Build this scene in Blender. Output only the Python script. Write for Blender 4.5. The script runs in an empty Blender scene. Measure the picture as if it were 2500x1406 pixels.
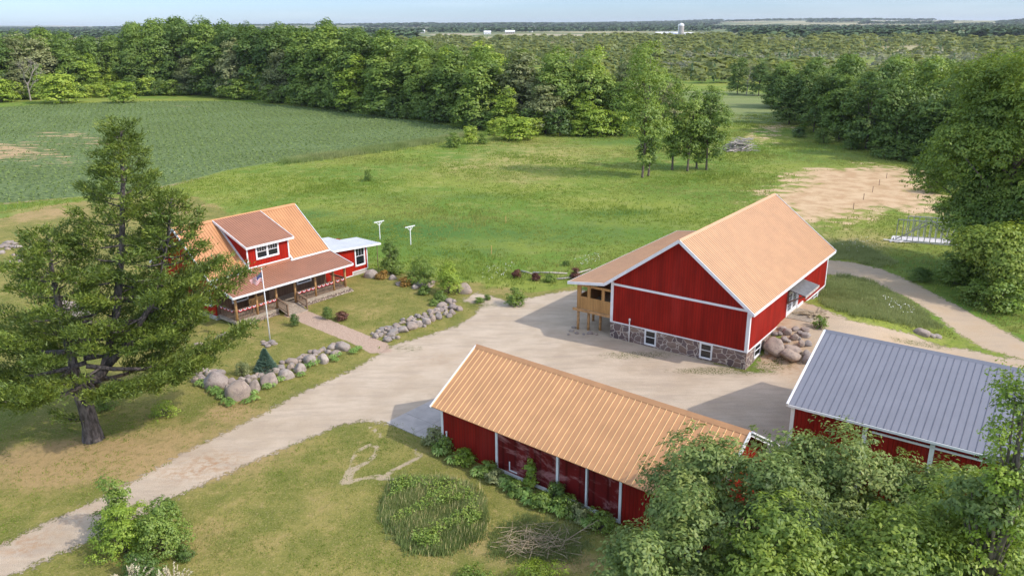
import bpy, math, random
import numpy as np
from mathutils import Vector, Matrix, noise as mnoise
PI = math.pi
S = bpy.context.scene
COL = S.collection
random.seed(7)
rng = np.random.default_rng(7)

# ------------------------------------------------------------------ camera
CH = 25.0; FPX = 1963.0; PITCH = 0.3167; ROLL = 0.0059
cam = bpy.data.cameras.new('camera'); cam.sensor_width = 36.0
cam.lens = 36.0*FPX/2500.0; cam.clip_start = 0.5; cam.clip_end = 60000
camo = bpy.data.objects.new('camera', cam); COL.objects.link(camo)
camo.location = (0, 0, CH)
camo.rotation_mode = 'QUATERNION'
camo.rotation_quaternion = (Matrix.Rotation(PI/2-PITCH, 3, 'X') @ Matrix.Rotation(-ROLL, 3, 'Z')).to_quaternion()
S.camera = camo

# ------------------------------------------------------------------ sky, sun, exposure
SUN_AZ = math.radians(-23.5); SUN_EL = math.radians(41)
w = bpy.data.worlds.new('World'); S.world = w; w.use_nodes = True
wt = w.node_tree; bg = wt.nodes['Background']
sky = wt.nodes.new('ShaderNodeTexSky'); sky.sky_type = 'NISHITA'; sky.sun_disc = False
sky.sun_elevation = SUN_EL; sky.sun_rotation = PI/2 - SUN_AZ
sky.air_density = 1.0; sky.dust_density = 0.4; sky.ozone_density = 2.0; sky.altitude = 200
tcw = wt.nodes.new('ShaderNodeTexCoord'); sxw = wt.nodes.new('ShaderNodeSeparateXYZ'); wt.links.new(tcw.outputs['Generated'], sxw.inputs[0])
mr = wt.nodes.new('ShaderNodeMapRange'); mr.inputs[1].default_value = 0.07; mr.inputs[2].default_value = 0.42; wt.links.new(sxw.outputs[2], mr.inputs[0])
rp = wt.nodes.new('ShaderNodeValToRGB'); rp.color_ramp.elements[0].color = (0.40, 0.52, 0.80, 1); rp.color_ramp.elements[1].color = (3.0, 2.16, 1.58, 1); wt.links.new(mr.outputs[0], rp.inputs[0])  # upper sky brightened and warmed beyond the sky model as added shadow fill
# thin high cloud, drawn by direction
cn_ = wt.nodes.new('ShaderNodeTexNoise'); cm_ = wt.nodes.new('ShaderNodeMapping'); cm_.inputs['Scale'].default_value = (2.2, 2.2, 26); cn_.inputs['Scale'].default_value = 1.6; cn_.inputs['Detail'].default_value = 6
wt.links.new(tcw.outputs['Generated'], cm_.inputs[0]); wt.links.new(cm_.outputs[0], cn_.inputs[0])
cr_ = wt.nodes.new('ShaderNodeMapRange'); cr_.inputs[1].default_value = 0.5; cr_.inputs[2].default_value = 0.75; cr_.inputs[4].default_value = 0.22; wt.links.new(cn_.outputs[0], cr_.inputs[0])
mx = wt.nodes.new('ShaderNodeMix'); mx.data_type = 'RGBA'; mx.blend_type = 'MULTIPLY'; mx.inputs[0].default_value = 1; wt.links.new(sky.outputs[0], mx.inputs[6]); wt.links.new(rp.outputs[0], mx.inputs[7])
mx2 = wt.nodes.new('ShaderNodeMix'); mx2.data_type = 'RGBA'; wt.links.new(cr_.outputs[0], mx2.inputs[0]); wt.links.new(mx.outputs[2], mx2.inputs[6]); mx2.inputs[7].default_value = (4.5, 4.8, 5.2, 1)
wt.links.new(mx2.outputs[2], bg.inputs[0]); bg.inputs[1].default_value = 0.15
sun = bpy.data.lights.new('sun', 'SUN'); sun.energy = 2.2; sun.angle = math.radians(0.6); sun.color = (1.0, 0.92, 0.82)
suno = bpy.data.objects.new('sun', sun); COL.objects.link(suno)
tosun = Vector((math.cos(SUN_AZ)*math.cos(SUN_EL), math.sin(SUN_AZ)*math.cos(SUN_EL), math.sin(SUN_EL)))
suno.rotation_mode = 'QUATERNION'; suno.rotation_quaternion = tosun.to_track_quat('Z', 'Y')
suno.location = (60, -30, 80)
vs = S.view_settings; vs.view_transform = 'Standard'; vs.look = 'None'; vs.gamma = 1.0; vs.exposure = 0.68
S.render.engine = 'CYCLES'
S.cycles.max_bounces = 6; S.cycles.diffuse_bounces = 3; S.cycles.glossy_bounces = 2
S.cycles.transmission_bounces = 3; S.cycles.transparent_max_bounces = 4; S.cycles.volume_bounces = 0

# ------------------------------------------------------------------ terrain and picture-to-ground helper
def sstep(t):
    t = np.clip(t, 0, 1); return t*t*(3-2*t)
BA = 0.6329; BO = (17.65, 56.0)      # barn corner and turn
def barn_local(x, y):
    dx = x-BO[0]; dy = y-BO[1]
    return dx*math.cos(BA)-dy*math.sin(BA), dx*math.sin(BA)+dy*math.cos(BA)
def hgt(x, y):
    x = np.asarray(x, float); y = np.asarray(y, float)
    lx, ly = barn_local(x, y)
    bank = 1.62*sstep((ly-1.2)/6.5)*(1-0.45*sstep((ly-13)/5))*(1-sstep((lx-3.5)/9))*sstep((lx+2.5)/2.0)*(1-sstep((ly-19)/8))
    d = np.hypot(x, y)
    near = (np.sin(x*0.11+1)*np.cos(y*0.09)+np.sin(x*0.041+y*0.053))*0.10*sstep((d-75)/40)
    mid = (np.sin(x/160+0.4)*np.cos(y/210+1.1))*1.2*sstep((d-260)/300)
    far = sstep((d-3500)/6000)*(22+14*np.sin(x/1900+0.6)+9*np.sin(x/760+y/2100)+6*np.sin(x/410+2)+5*np.sin(y/900))
    return bank+near+mid+far
def ray(px, py):
    u = px-1250.0; v = py-703.0; c = math.cos(ROLL); s = math.sin(ROLL)
    uu = u*c-v*s; vv = u*s+v*c
    return (uu/FPX, math.cos(PITCH)-vv/FPX*math.sin(PITCH), -math.sin(PITCH)-vv/FPX*math.cos(PITCH))
def G(px, py):
    d = ray(px, py); z = 0.0
    for _ in range(12):
        t = (z-CH)/d[2]; z = float(hgt(d[0]*t, d[1]*t))
    return Vector((d[0]*t, d[1]*t, z))
def AT(px, py, Y):
    d = ray(px, py); t = Y/d[1]; return Vector((d[0]*t, Y, CH+d[2]*t))
def dist_at(p): return math.hypot(p[1]*math.cos(PITCH)-(p[2]-CH)*math.sin(PITCH), 0)

# ------------------------------------------------------------------ object helpers
def tag(o, label=None, cat=None, group=None, kind=None):
    if label: o['label'] = label
    if cat: o['category'] = cat
    if group: o['group'] = group
    if kind: o['kind'] = kind
    return o
def thing(name, label, cat, loc=(0, 0, 0), rz=0.0, group=None):
    o = bpy.data.objects.new(name, None); COL.objects.link(o)
    o.empty_display_size = 0.3
    o.location = loc; o.rotation_euler = (0, 0, rz)
    return tag(o, label, cat, group)
def link(name, me, parent=None, loc=None, rot=None, scale=None):
    o = bpy.data.objects.new(name, me); COL.objects.link(o)
    if parent is not None: o.parent = parent
    if loc is not None: o.location = loc
    if rot is not None: o.rotation_euler = rot
    if scale is not None: o.scale = (scale,)*3 if isinstance(scale, (int, float)) else scale
    return o
def fast_mesh(name, V, F, mat=None, smooth=False, mats=None, mi=None):
    """F: (n,k) array of equal-size faces."""
    V = np.asarray(V, np.float32); F = np.asarray(F, np.int32)
    me = bpy.data.meshes.new(name)
    me.vertices.add(len(V)); me.vertices.foreach_set('co', V.ravel())
    n, k = F.shape
    me.loops.add(n*k); me.loops.foreach_set('vertex_index', F.ravel())
    me.polygons.add(n)
    me.polygons.foreach_set('loop_start', np.arange(n, dtype=np.int32)*k)
    me.polygons.foreach_set('loop_total', np.full(n, k, np.int32))
    if smooth: me.polygons.foreach_set('use_smooth', np.ones(n, bool))
    for m in (mats or ([mat] if mat else [])): me.materials.append(m)
    if mi is not None: me.polygons.foreach_set('material_index', np.asarray(mi, np.int32))
    me.update(calc_edges=True); me.validate()
    return me
class MB:
    def __init__(s): s.v = []; s.f = []; s.m = []
    def add(s, vs, fs, m=0):
        b = len(s.v); s.v += [tuple(v) for v in vs]; s.f += [tuple(i+b for i in f) for f in fs]; s.m += [m]*len(fs)
    def box(s, x0, x1, y0, y1, z0, z1, m=0):
        x0, x1 = min(x0, x1), max(x0, x1); y0, y1 = min(y0, y1), max(y0, y1)
        vs = [(x0,y0,z0),(x1,y0,z0),(x1,y1,z0),(x0,y1,z0),(x0,y0,z1),(x1,y0,z1),(x1,y1,z1),(x0,y1,z1)]
        s.add(vs, [(0,3,2,1),(4,5,6,7),(0,1,5,4),(1,2,6,5),(2,3,7,6),(3,0,4,7)], m)
    def beam(s, p, q, w, h, up=(0, 0, 1), m=0, top=False):
        p = Vector(p); q = Vector(q); d = (q-p).normalized(); up = Vector(up)
        if abs(d.dot(up)) > 0.98: up = Vector((1, 0, 0))
        sd = d.cross(up).normalized()*w/2; u = sd.cross(d).normalized()*h/2
        off = -u if top else Vector((0, 0, 0))
        vs = [a+off+i*sd+j*u for a in (p, q) for i, j in ((-1,-1),(1,-1),(1,1),(-1,1))]
        s.add(vs, [(3,2,1,0),(4,5,6,7),(0,1,5,4),(1,2,6,5),(2,3,7,6),(3,0,4,7)], m)
    def tube(s, pts, rad, n=8, m=0, cap=True):
        pts = [Vector(p) for p in pts]
        if not hasattr(rad, '__len__'): rad = [rad]*len(pts)
        rings = []
        for i, p in enumerate(pts):
            d = (pts[min(i+1, len(pts)-1)]-pts[max(i-1, 0)])
            if d.length < 1e-6: d = Vector((0, 0, 1))
            d.normalize()
            a = Vector((0, 0, 1)) if abs(d.z) < 0.9 else Vector((1, 0, 0))
            e = d.cross(a).normalized(); g = d.cross(e)
            rings.append([p+(e*math.cos(t*2*PI/n)+g*math.sin(t*2*PI/n))*rad[i] for t in range(n)])
        vs = [v for r in rings for v in r]; fs = []
        for i in range(len(pts)-1):
            for t in range(n):
                a = i*n+t; b = i*n+(t+1) % n
                fs.append((a, a+n, b+n, b))
        if cap: fs.append(tuple(range(n))); fs.append(tuple((len(pts)-1)*n+t for t in range(n-1, -1, -1)))
        s.add(vs, fs, m)
    def prism(s, poly, d, m=0):
        """poly: 3-D outline, d: offset vector."""
        n = len(poly); d = Vector(d)
        vs = [Vector(p) for p in poly]+[Vector(p)+d for p in poly]
        fs = [tuple(range(n)), tuple(range(2*n-1, n-1, -1))]+[(i, i+n, (i+1) % n+n, (i+1) % n) for i in range(n)]
        s.add(vs, fs, m)
    def mesh(s, name, mats, smooth=False):
        me = bpy.data.meshes.new(name)
        me.from_pydata([tuple(v) for v in s.v], [], s.f)
        if not isinstance(mats, (list, tuple)): mats = [mats]
        for m in mats: me.materials.append(m)
        if len(mats) > 1: me.polygons.foreach_set('material_index', s.m)
        bm = __import__('bmesh').new(); bm.from_mesh(me)
        __import__('bmesh').ops.recalc_face_normals(bm, faces=bm.faces[:]); bm.to_mesh(me); bm.free()
        if smooth: me.polygons.foreach_set('use_smooth', [True]*len(me.polygons))
        me.update(); return me
    def build(s, name, mats, parent=None, smooth=False, loc=None, rot=None):
        return link(name, s.mesh(name, mats, smooth), parent, loc, rot)
def kids(o, cache={}):
    return CH_OF.get(o.name, [])
def copy_tree(o, parent=None):
    c = o.copy(); COL.objects.link(c)
    if parent is not None: c.parent = parent
    for ch in [x for x in COL.objects if x.parent == o]: copy_tree(ch, c)
    return c
def copy_with(o, chs):
    c = o.copy(); COL.objects.link(c)
    for ch in chs:
        d = ch.copy(); COL.objects.link(d); d.parent = c
    return c

# ------------------------------------------------------------------ materials
class NT:
    def __init__(s, name):
        s.mat = bpy.data.materials.new(name); s.mat.use_nodes = True; s.t = s.mat.node_tree
        s.b = s.t.nodes['Principled BSDF']; s.out = s.t.nodes['Material Output']
        s.geo = None
    def n(s, ty, ins=None, **kw):
        nd = s.t.nodes.new(ty)
        for k, v in kw.items(): setattr(nd, k, v)
        for k, v in (ins or {}).items(): s.set(nd.inputs[k], v)
        return nd
    def set(s, sock, v):
        if isinstance(v, bpy.types.NodeSocket): s.t.links.new(v, sock)
        elif isinstance(v, (tuple, list)) and len(v) == 3 and sock.type == 'RGBA': sock.default_value = (*v, 1)
        else: sock.default_value = v
    def m(s, op, a, b=0.0, c=0.0, clamp=False):
        nd = s.n('ShaderNodeMath', {0: a, 1: b, 2: c}, operation=op, use_clamp=clamp); return nd.outputs[0]
    def mix(s, f, a, b, mode='MIX'):
        nd = s.n('ShaderNodeMix', data_type='RGBA', blend_type=mode)
        s.set(nd.inputs[0], f); s.set(nd.inputs[6], a); s.set(nd.inputs[7], b); return nd.outputs[2]
    def pos(s):
        if s.geo is None: s.geo = s.n('ShaderNodeNewGeometry')
        return s.geo.outputs['Position']
    def obj(s): return s.n('ShaderNodeTexCoord').outputs['Object']
    def noise(s, sc, det=3, vec=None, rough=0.55, dist=0.0):
        nd = s.n('ShaderNodeTexNoise', {'Scale': sc, 'Detail': det, 'Roughness': rough, 'Distortion': dist})
        s.set(nd.inputs['Vector'], vec if vec is not None else s.pos()); return nd.outputs[0]
    def smooth(s, x, a, b):
        nd = s.n('ShaderNodeMapRange', {0: x, 1: a, 2: b, 3: 0.0, 4: 1.0}, interpolation_type='SMOOTHSTEP'); return nd.outputs[0]
    def attr(s, name): return s.n('ShaderNodeAttribute', attribute_name=name).outputs['Fac']
    def scale(s, vec, sc, rot=(0, 0, 0)):
        return s.n('ShaderNodeMapping', {'Vector': vec, 'Scale': sc, 'Rotation': rot}).outputs[0]
    def ramp(s, f, stops):
        nd = s.n('ShaderNodeValToRGB'); s.set(nd.inputs[0], f); cr = nd.color_ramp
        while len(cr.elements) < len(stops): cr.elements.new(0.5)
        for e, (p, c) in zip(cr.elements, stops): e.position = p; e.color = (*c, 1)
        return nd.outputs[0]
    def bump(s, h, st=0.3, d=0.05):
        s.t.links.new(s.n('ShaderNodeBump', {'Strength': st, 'Distance': d, 'Height': h}).outputs[0], s.b.inputs['Normal'])
    def col(s, c): s.set(s.b.inputs['Base Color'], c)
    def rough(s, r): s.set(s.b.inputs['Roughness'], r)

def plain(name, c, rough=0.6, var=0.12, sc=3.0, metal=0.0):
    t = NT(name); n = t.noise(sc, 4, t.obj())
    t.col(t.mix(t.smooth(n, 0.3, 0.7), tuple(x*(1-var) for x in c), tuple(min(1, x*(1+var)) for x in c)))
    t.rough(rough); t.b.inputs['Metallic'].default_value = metal
    return t.mat
M = {}
M['white'] = plain('white_paint', (0.74, 0.76, 0.78), 0.5, 0.06, 1.5)
M['dark'] = plain('dark_interior', (0.03, 0.025, 0.02), 0.9)
M['greywood'] = plain('weathered_deck_wood', (0.33, 0.28, 0.22), 0.8, 0.25, 6)
M['railwood'] = plain('brown_rail_wood', (0.20, 0.13, 0.085), 0.8, 0.25, 6)
M['postwood'] = plain('log_post_wood', (0.42, 0.24, 0.10), 0.7, 0.25, 4)
M['benchwood'] = plain('pale_bench_wood', (0.62, 0.38, 0.15), 0.6, 0.15, 5)
M['concrete'] = plain('concrete', (0.42, 0.39, 0.36), 0.85, 0.12, 1.2)
M['pvc'] = plain('white_pipe', (0.75, 0.75, 0.73), 0.4, 0.05)
M['steel'] = plain('galvanised_metal', (0.5, 0.5, 0.52), 0.4, 0.15, 5, 0.5)
M['greyboard'] = plain('old_grey_boards', (0.40, 0.37, 0.34), 0.85, 0.3, 4)
M['darkroof'] = plain('dark_canopy_sheet', (0.13, 0.13, 0.13), 0.6, 0.2, 4)
M['twig'] = plain('dry_twigs', (0.34, 0.27, 0.18), 0.9, 0.3, 4)
M['red_cloth'] = plain('red_cloth', (0.45, 0.03, 0.05), 0.8)
M['blue_cloth'] = plain('blue_cloth', (0.03, 0.04, 0.17), 0.8)
M['white_cloth'] = plain('white_cloth', (0.75, 0.72, 0.72), 0.8, 0.04)
M['tarp'] = plain('white_sheet', (0.6, 0.58, 0.58), 0.7, 0.15, 3)

def glass_mat():
    t = NT('window_glass'); t.col((0.015, 0.018, 0.022)); t.rough(0.08); t.b.inputs['Specular IOR Level'].default_value = 0.7
    return t.mat
M['glass'] = glass_mat()
def metal_roof(name, c, rough=0.42, metal=0.25, var=0.08):
    t = NT(name); o = t.obj()
    n1 = t.noise(0.8, 5, o); n2 = t.noise(9, 2, t.scale(o, (1, 1, 1)))
    base = t.mix(t.smooth(n1, 0.3, 0.75), tuple(x*(1-var) for x in c), tuple(x*(1+var) for x in c))
    base = t.mix(t.m('MULTIPLY', t.smooth(n2, 0.55, 0.8), 0.15), base, tuple(x*0.7 for x in c))
    st_ = t.noise(1.7, 6, t.scale(o, (1, 0.22, 0.22)), 0.7)
    base = t.mix(t.m('MULTIPLY', t.smooth(st_, 0.5, 0.72), 0.22), base, tuple(x*0.66 for x in c))
    t.col(base); t.set(t.b.inputs['Roughness'], t.m('ADD', t.m('MULTIPLY', n1, 0.1), rough-0.05)); t.b.inputs['Metallic'].default_value = metal
    return t.mat
M['copper_barn'] = metal_roof('copper_coloured_sheet_roof', (0.56, 0.345, 0.195), 0.5, 0.1, 0.04)
M['copper_barn_rib'] = metal_roof('barn_roof_rib', (0.46, 0.25, 0.13), 0.5, 0.1)
M['copper_dark'] = metal_roof('copper_sheet_low_roof', (0.36, 0.17, 0.10), 0.5, 0.1)  # same copper as the main roof; duller low-slope reflection put into the colour
M['copper_shed'] = metal_roof('copper_sheet_shed_roof', (0.56, 0.29, 0.135), 0.5, 0.1)
M['sun_tint_rib'] = metal_roof('sun_tinted_roof_rib', (0.85, 0.60, 0.30), 0.35)  # sunlight on the rib sides painted in as a paler base colour
M['house_rib'] = metal_roof('house_roof_rib', (0.34, 0.16, 0.07), 0.5, 0.1)
M['dark_rib'] = metal_roof('low_roof_rib', (0.20, 0.09, 0.055), 0.5, 0.1)
M['grey_rib'] = metal_roof('grey_roof_rib', (0.15, 0.155, 0.19), 0.45, 0.15)
M['copper_house'] = metal_roof('copper_sheet_house_roof', (0.52, 0.26, 0.115), 0.5, 0.1)
M['grey_roof'] = metal_roof('blue_grey_sheet_roof', (0.225, 0.232, 0.268), 0.45, 0.15, 0.04)
M['galv_roof'] = metal_roof('pale_galvanised_roof', (0.40, 0.44, 0.48), 0.5, 0.2)
def siding(name, c, pitch, depth=0.5, worn=0.0):
    t = NT(name); o = t.obj()
    sp = t.n('ShaderNodeSeparateXYZ', {0: o})
    u = t.m('ADD', sp.outputs[0], sp.outputs[1])
    fr = t.m('FRACT', t.m('DIVIDE', u, pitch))
    groove = t.m('SUBTRACT', 1.0, t.smooth(t.m('ABSOLUTE', t.m('SUBTRACT', fr, 0.5)), 0.0, 0.16))
    n = t.noise(1.3, 5, t.scale(o, (1, 1, 0.25)))
    base = t.mix(t.smooth(n, 0.3, 0.7), tuple(x*0.8 for x in c), tuple(x*1.15 for x in c))
    base = t.mix(t.m('MULTIPLY', groove, 0.75), base, tuple(x*0.40 for x in c))
    fade = t.noise(0.45, 5, t.scale(o, (1, 1, 0.35)), 0.65)
    base = t.mix(t.m('MULTIPLY', t.smooth(fade, 0.50, 0.72), 0.30), base, tuple(min(1, x*1.25+0.02) for x in c))
    pan = t.m('FRACT', t.m('DIVIDE', u, pitch*4))
    base = t.mix(t.m('MULTIPLY', t.m('LESS_THAN', pan, 0.045), 0.5), base, tuple(x*0.3 for x in c))
    if worn:
        n2 = t.noise(0.55, 6, t.scale(o, (1, 1, 2.2)), 0.7, 0.6)
        base = t.mix(t.m('MULTIPLY', t.smooth(n2, 0.50, 0.68), worn), base, (0.42, 0.20, 0.20))
        n3 = t.noise(1.2, 6, t.scale(o, (1, 1, 1.2)), 0.7, 0.8)
        base = t.mix(t.m('MULTIPLY', t.smooth(n3, 0.5, 0.7), 0.5), base, (0.06, 0.01, 0.015))
    t.col(base); t.rough(0.6); t.b.inputs['Specular IOR Level'].default_value = 0.12; t.bump(t.m('MULTIPLY', groove, -1.0), depth, 0.02)
    return t.mat
M['red_metal'] = siding('red_sheet_siding', (0.275, 0.013, 0.007), 0.23)
M['red_house'] = siding('red_board_siding', (0.36, 0.017, 0.008), 0.28)
M['red_shed'] = siding('red_shed_siding', (0.23, 0.012, 0.008), 0.23)
M['red_worn'] = siding('worn_red_boards', (0.14, 0.010, 0.010), 0.9, 0.3, 0.75)
M['cedar'] = siding('cedar_boards', (0.46, 0.26, 0.10), 0.16)
M['brownwall'] = siding('dark_stained_boards', (0.16, 0.10, 0.065), 0.3)
def stone_wall():
    t = NT('field_stone_masonry'); o = t.obj()
    wob = t.n('ShaderNodeVectorMath', {0: o, 1: t.n('ShaderNodeVectorMath', {0: t.n('ShaderNodeTexNoise', {'Vector': o, 'Scale': 1.1, 'Detail': 2}).outputs[1], 1: (0.7, 0.7, 0.7)}, operation='MULTIPLY').outputs[0]}, operation='ADD').outputs[0]
    v = t.n('ShaderNodeTexVoronoi', {'Vector': t.scale(wob, (1, 1, 1.35)), 'Scale': 1.75}, feature='DISTANCE_TO_EDGE').outputs[0]
    vc = t.n('ShaderNodeTexVoronoi', {'Vector': t.scale(wob, (1, 1, 1.35)), 'Scale': 1.75}).outputs['Color']
    rnd = t.n('ShaderNodeSeparateXYZ', {0: vc}).outputs[0]
    st = t.ramp(rnd, [(0.0, (0.10, 0.075, 0.08)), (0.3, (0.19, 0.13, 0.12)), (0.6, (0.24, 0.165, 0.13)), (0.85, (0.15, 0.115, 0.12)), (1.0, (0.30, 0.22, 0.17))])
    st = t.mix(t.m('MULTIPLY', t.noise(7, 4, o), 0.5), st, (0.12, 0.09, 0.085))
    jw = t.m('ADD', 0.022, t.m('MULTIPLY', t.noise(1.5, 2, o), 0.05))
    mort = t.m('SUBTRACT', 1.0, t.smooth(v, t.m('SUBTRACT', jw, 0.02), t.m('ADD', jw, 0.012)))
    t.col(t.mix(mort, st, (0.46, 0.41, 0.36))); t.rough(0.9); t.bump(v, 0.8, 0.12)
    return t.mat
M['stone'] = stone_wall()
def pebble_skirt():
    t = NT('pebble_skirt'); o = t.obj()
    v = t.n('ShaderNodeTexVoronoi', {'Vector': o, 'Scale': 5.5}, feature='DISTANCE_TO_EDGE').outputs[0]
    rnd = t.n('ShaderNodeSeparateXYZ', {0: t.n('ShaderNodeTexVoronoi', {'Vector': o, 'Scale': 5.5}).outputs['Color']}).outputs[0]
    st = t.ramp(rnd, [(0.0, (0.18, 0.13, 0.10)), (0.4, (0.42, 0.33, 0.25)), (0.7, (0.30, 0.24, 0.2)), (1.0, (0.6, 0.53, 0.44))])
    t.col(t.mix(t.smooth(v, 0.02, 0.08), (0.06, 0.045, 0.035), st)); t.rough(0.9); t.bump(t.smooth(v, 0, 0.2), 0.9, 0.1)
    return t.mat
M['pebble'] = pebble_skirt()
def rock_mat():
    t = NT('field_stone'); o = t.obj()
    r = t.n('ShaderNodeObjectInfo').outputs['Random']
    b = t.ramp(r, [(0.0, (0.30, 0.26, 0.225)), (0.25, (0.23, 0.215, 0.205)), (0.5, (0.36, 0.285, 0.22)), (0.75, (0.26, 0.22, 0.20)), (1.0, (0.42, 0.375, 0.32))])
    n = t.noise(2.2, 6, o, 0.65); n2 = t.noise(14, 3, o)
    b = t.mix(t.smooth(n, 0.42, 0.68), b, (0.20, 0.16, 0.14))
    b = t.mix(t.m('MULTIPLY', t.smooth(n2, 0.5, 0.7), 0.4), b, (0.5, 0.45, 0.4))
    t.col(b); t.rough(0.85); t.bump(t.m('ADD', n, t.m('MULTIPLY', n2, 0.3)), 0.6, 0.06)
    return t.mat
M['rock'] = rock_mat()
def bark(name, a, b):
    t = NT(name); o = t.obj(); n = t.noise(6, 5, t.scale(o, (1, 1, 0.3)))
    t.col(t.mix(t.smooth(n, 0.35, 0.65), a, b)); t.rough(0.9); t.bump(n, 0.9, 0.05); return t.mat
M['bark'] = bark('bark', (0.07, 0.055, 0.04), (0.17, 0.14, 0.11))
M['bark_pine'] = bark('pine_bark', (0.045, 0.037, 0.032), (0.14, 0.12, 0.11))
M['bark_grey'] = bark('dead_grey_bark', (0.22, 0.19, 0.17), (0.42, 0.38, 0.34))

def leaf(name, dark, mid, light, trans=0.30, objvar=0.7, rough=0.55):
    """leaves: tone from a per-leaf random, slow noise through the crown and a per-tree random"""
    dark, mid, light = [tuple(a*b for a, b in zip(c, (1.05, 1.02, 0.85))) for c in (dark, mid, light)]
    t = NT(name)
    geo = t.n('ShaderNodeNewGeometry'); t.geo = geo
    isl = geo.outputs['Random Per Island']; rnd = t.n('ShaderNodeObjectInfo').outputs['Random']
    n = t.noise(0.55, 2, geo.outputs['Position'])
    f = t.m('ADD', t.m('MULTIPLY', isl, 0.45), t.m('ADD', t.m('MULTIPLY', t.smooth(n, 0.3, 0.7), 0.35), t.m('MULTIPLY', rnd, objvar*0.5)), clamp=True)
    c = t.ramp(f, [(0.0, dark), (0.5, mid), (1.0, light)])
    t.t.nodes.remove(t.b)
    d = t.n('ShaderNodeBsdfDiffuse', {'Color': c}); tr = t.n('ShaderNodeBsdfTranslucent', {'Color': t.mix(0.35, c, (light[0]*1.2, light[1]*1.15, light[2]*0.6))})
    gl = t.n('ShaderNodeBsdfGlossy', {'Color': (0.8, 0.85, 0.9, 1), 'Roughness': rough})
    m1 = t.n('ShaderNodeMixShader', {0: trans, 1: d.outputs[0], 2: tr.outputs[0]})
    m2 = t.n('ShaderNodeMixShader', {0: 0.035, 1: m1.outputs[0], 2: gl.outputs[0]})
    t.t.links.new(m2.outputs[0], t.out.inputs[0]); return t.mat
M['leaf_mid'] = leaf('green_leaves', (0.064, 0.123, 0.026), (0.150, 0.249, 0.046), (0.300, 0.407, 0.080))
M['leaf_dark'] = leaf('dark_green_leaves', (0.047, 0.099, 0.022), (0.101, 0.182, 0.037), (0.212, 0.305, 0.062))
M['leaf_lime'] = leaf('yellow_green_leaves', (0.103, 0.181, 0.021), (0.251, 0.379, 0.045), (0.446, 0.550, 0.090))
M['leaf_pale'] = leaf('pale_grey_green_leaves', (0.094, 0.129, 0.050), (0.201, 0.245, 0.107), (0.372, 0.403, 0.215))
M['leaf_oak'] = leaf('oak_leaves', (0.056, 0.106, 0.027), (0.152, 0.233, 0.063), (0.347, 0.418, 0.135), 0.3)
M['leaf_ash'] = leaf('compound_leaves', (0.060, 0.118, 0.021), (0.170, 0.266, 0.040), (0.361, 0.453, 0.077), 0.35)
M['leaf_silver'] = leaf('silver_leaves', (0.373, 0.345, 0.276), (0.621, 0.552, 0.460), (0.750, 0.750, 0.667), 0.2)
M['leaf_red'] = leaf('dark_red_leaves', (0.062, 0.021, 0.018), (0.137, 0.052, 0.040), (0.211, 0.115, 0.069), 0.2)
M['leaf_rust'] = leaf('rust_green_leaves', (0.117, 0.093, 0.019), (0.268, 0.171, 0.039), (0.502, 0.295, 0.078), 0.2)
M['needle'] = leaf('pine_needles', (0.050, 0.091, 0.018), (0.136, 0.199, 0.033), (0.300, 0.350, 0.057), 0.15, 0.1)
M['spruce'] = leaf('blue_spruce_needles', (0.050, 0.109, 0.093), (0.100, 0.186, 0.155), (0.201, 0.295, 0.248), 0.1, 0.1)
M['hosta'] = leaf('hosta_leaves', (0.090, 0.193, 0.041), (0.223, 0.372, 0.097), (0.566, 0.662, 0.304), 0.25, 0.2)
M['far_conifer'] = leaf('far_conifer_green', (0.055, 0.114, 0.049), (0.108, 0.182, 0.075), (0.179, 0.259, 0.101), 0.1, 0)
M['far_scrub'] = leaf('far_scrub_green', (0.132, 0.182, 0.061), (0.244, 0.300, 0.104), (0.387, 0.410, 0.169), 0.5, 0)
M['far_dry'] = leaf('far_leafless_scrub', (0.168, 0.192, 0.138), (0.228, 0.252, 0.188), (0.300, 0.312, 0.237), 0.4, 0)
M['far_wood'] = leaf('far_wood_green', (0.045, 0.084, 0.039), (0.078, 0.134, 0.065), (0.142, 0.203, 0.088), 0.1, 0)

def grass_mat(name, a, b, c, dryc):
    t = NT(name); geo = t.n('ShaderNodeNewGeometry'); t.geo = geo
    isl = geo.outputs['Random Per Island']
    n = t.noise(0.16, 4); n2 = t.noise(0.035, 3)
    f = t.m('ADD', t.m('MULTIPLY', isl, 0.4), t.m('MULTIPLY', t.smooth(n, 0.3, 0.7), 0.6))
    col = t.ramp(f, [(0, a), (0.5, b), (1, c)])
    col = t.mix(t.m('MULTIPLY', t.smooth(n2, 0.42, 0.62), 0.6), col, dryc)
    t.t.nodes.remove(t.b)
    d = t.n('ShaderNodeBsdfDiffuse', {'Color': col}); tr = t.n('ShaderNodeBsdfTranslucent', {'Color': col})
    m1 = t.n('ShaderNodeMixShader', {0: 0.45, 1: d.outputs[0], 2: tr.outputs[0]}); t.t.links.new(m1.outputs[0], t.out.inputs[0]); return t.mat
M['grass'] = grass_mat('meadow_grass', (0.17, 0.25, 0.045), (0.25, 0.33, 0.06), (0.34, 0.40, 0.10), (0.38, 0.37, 0.13))
M['tallgrass'] = grass_mat('tall_grass', (0.13, 0.20, 0.05), (0.26, 0.34, 0.11), (0.42, 0.47, 0.21), (0.38, 0.40, 0.18))
M['straw'] = plain('straw_heads', (0.58, 0.52, 0.25), 0.9, 0.2, 2)
M['flowers'] = plain('white_flower_heads', (0.7, 0.72, 0.68), 0.9, 0.1, 2)

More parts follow.
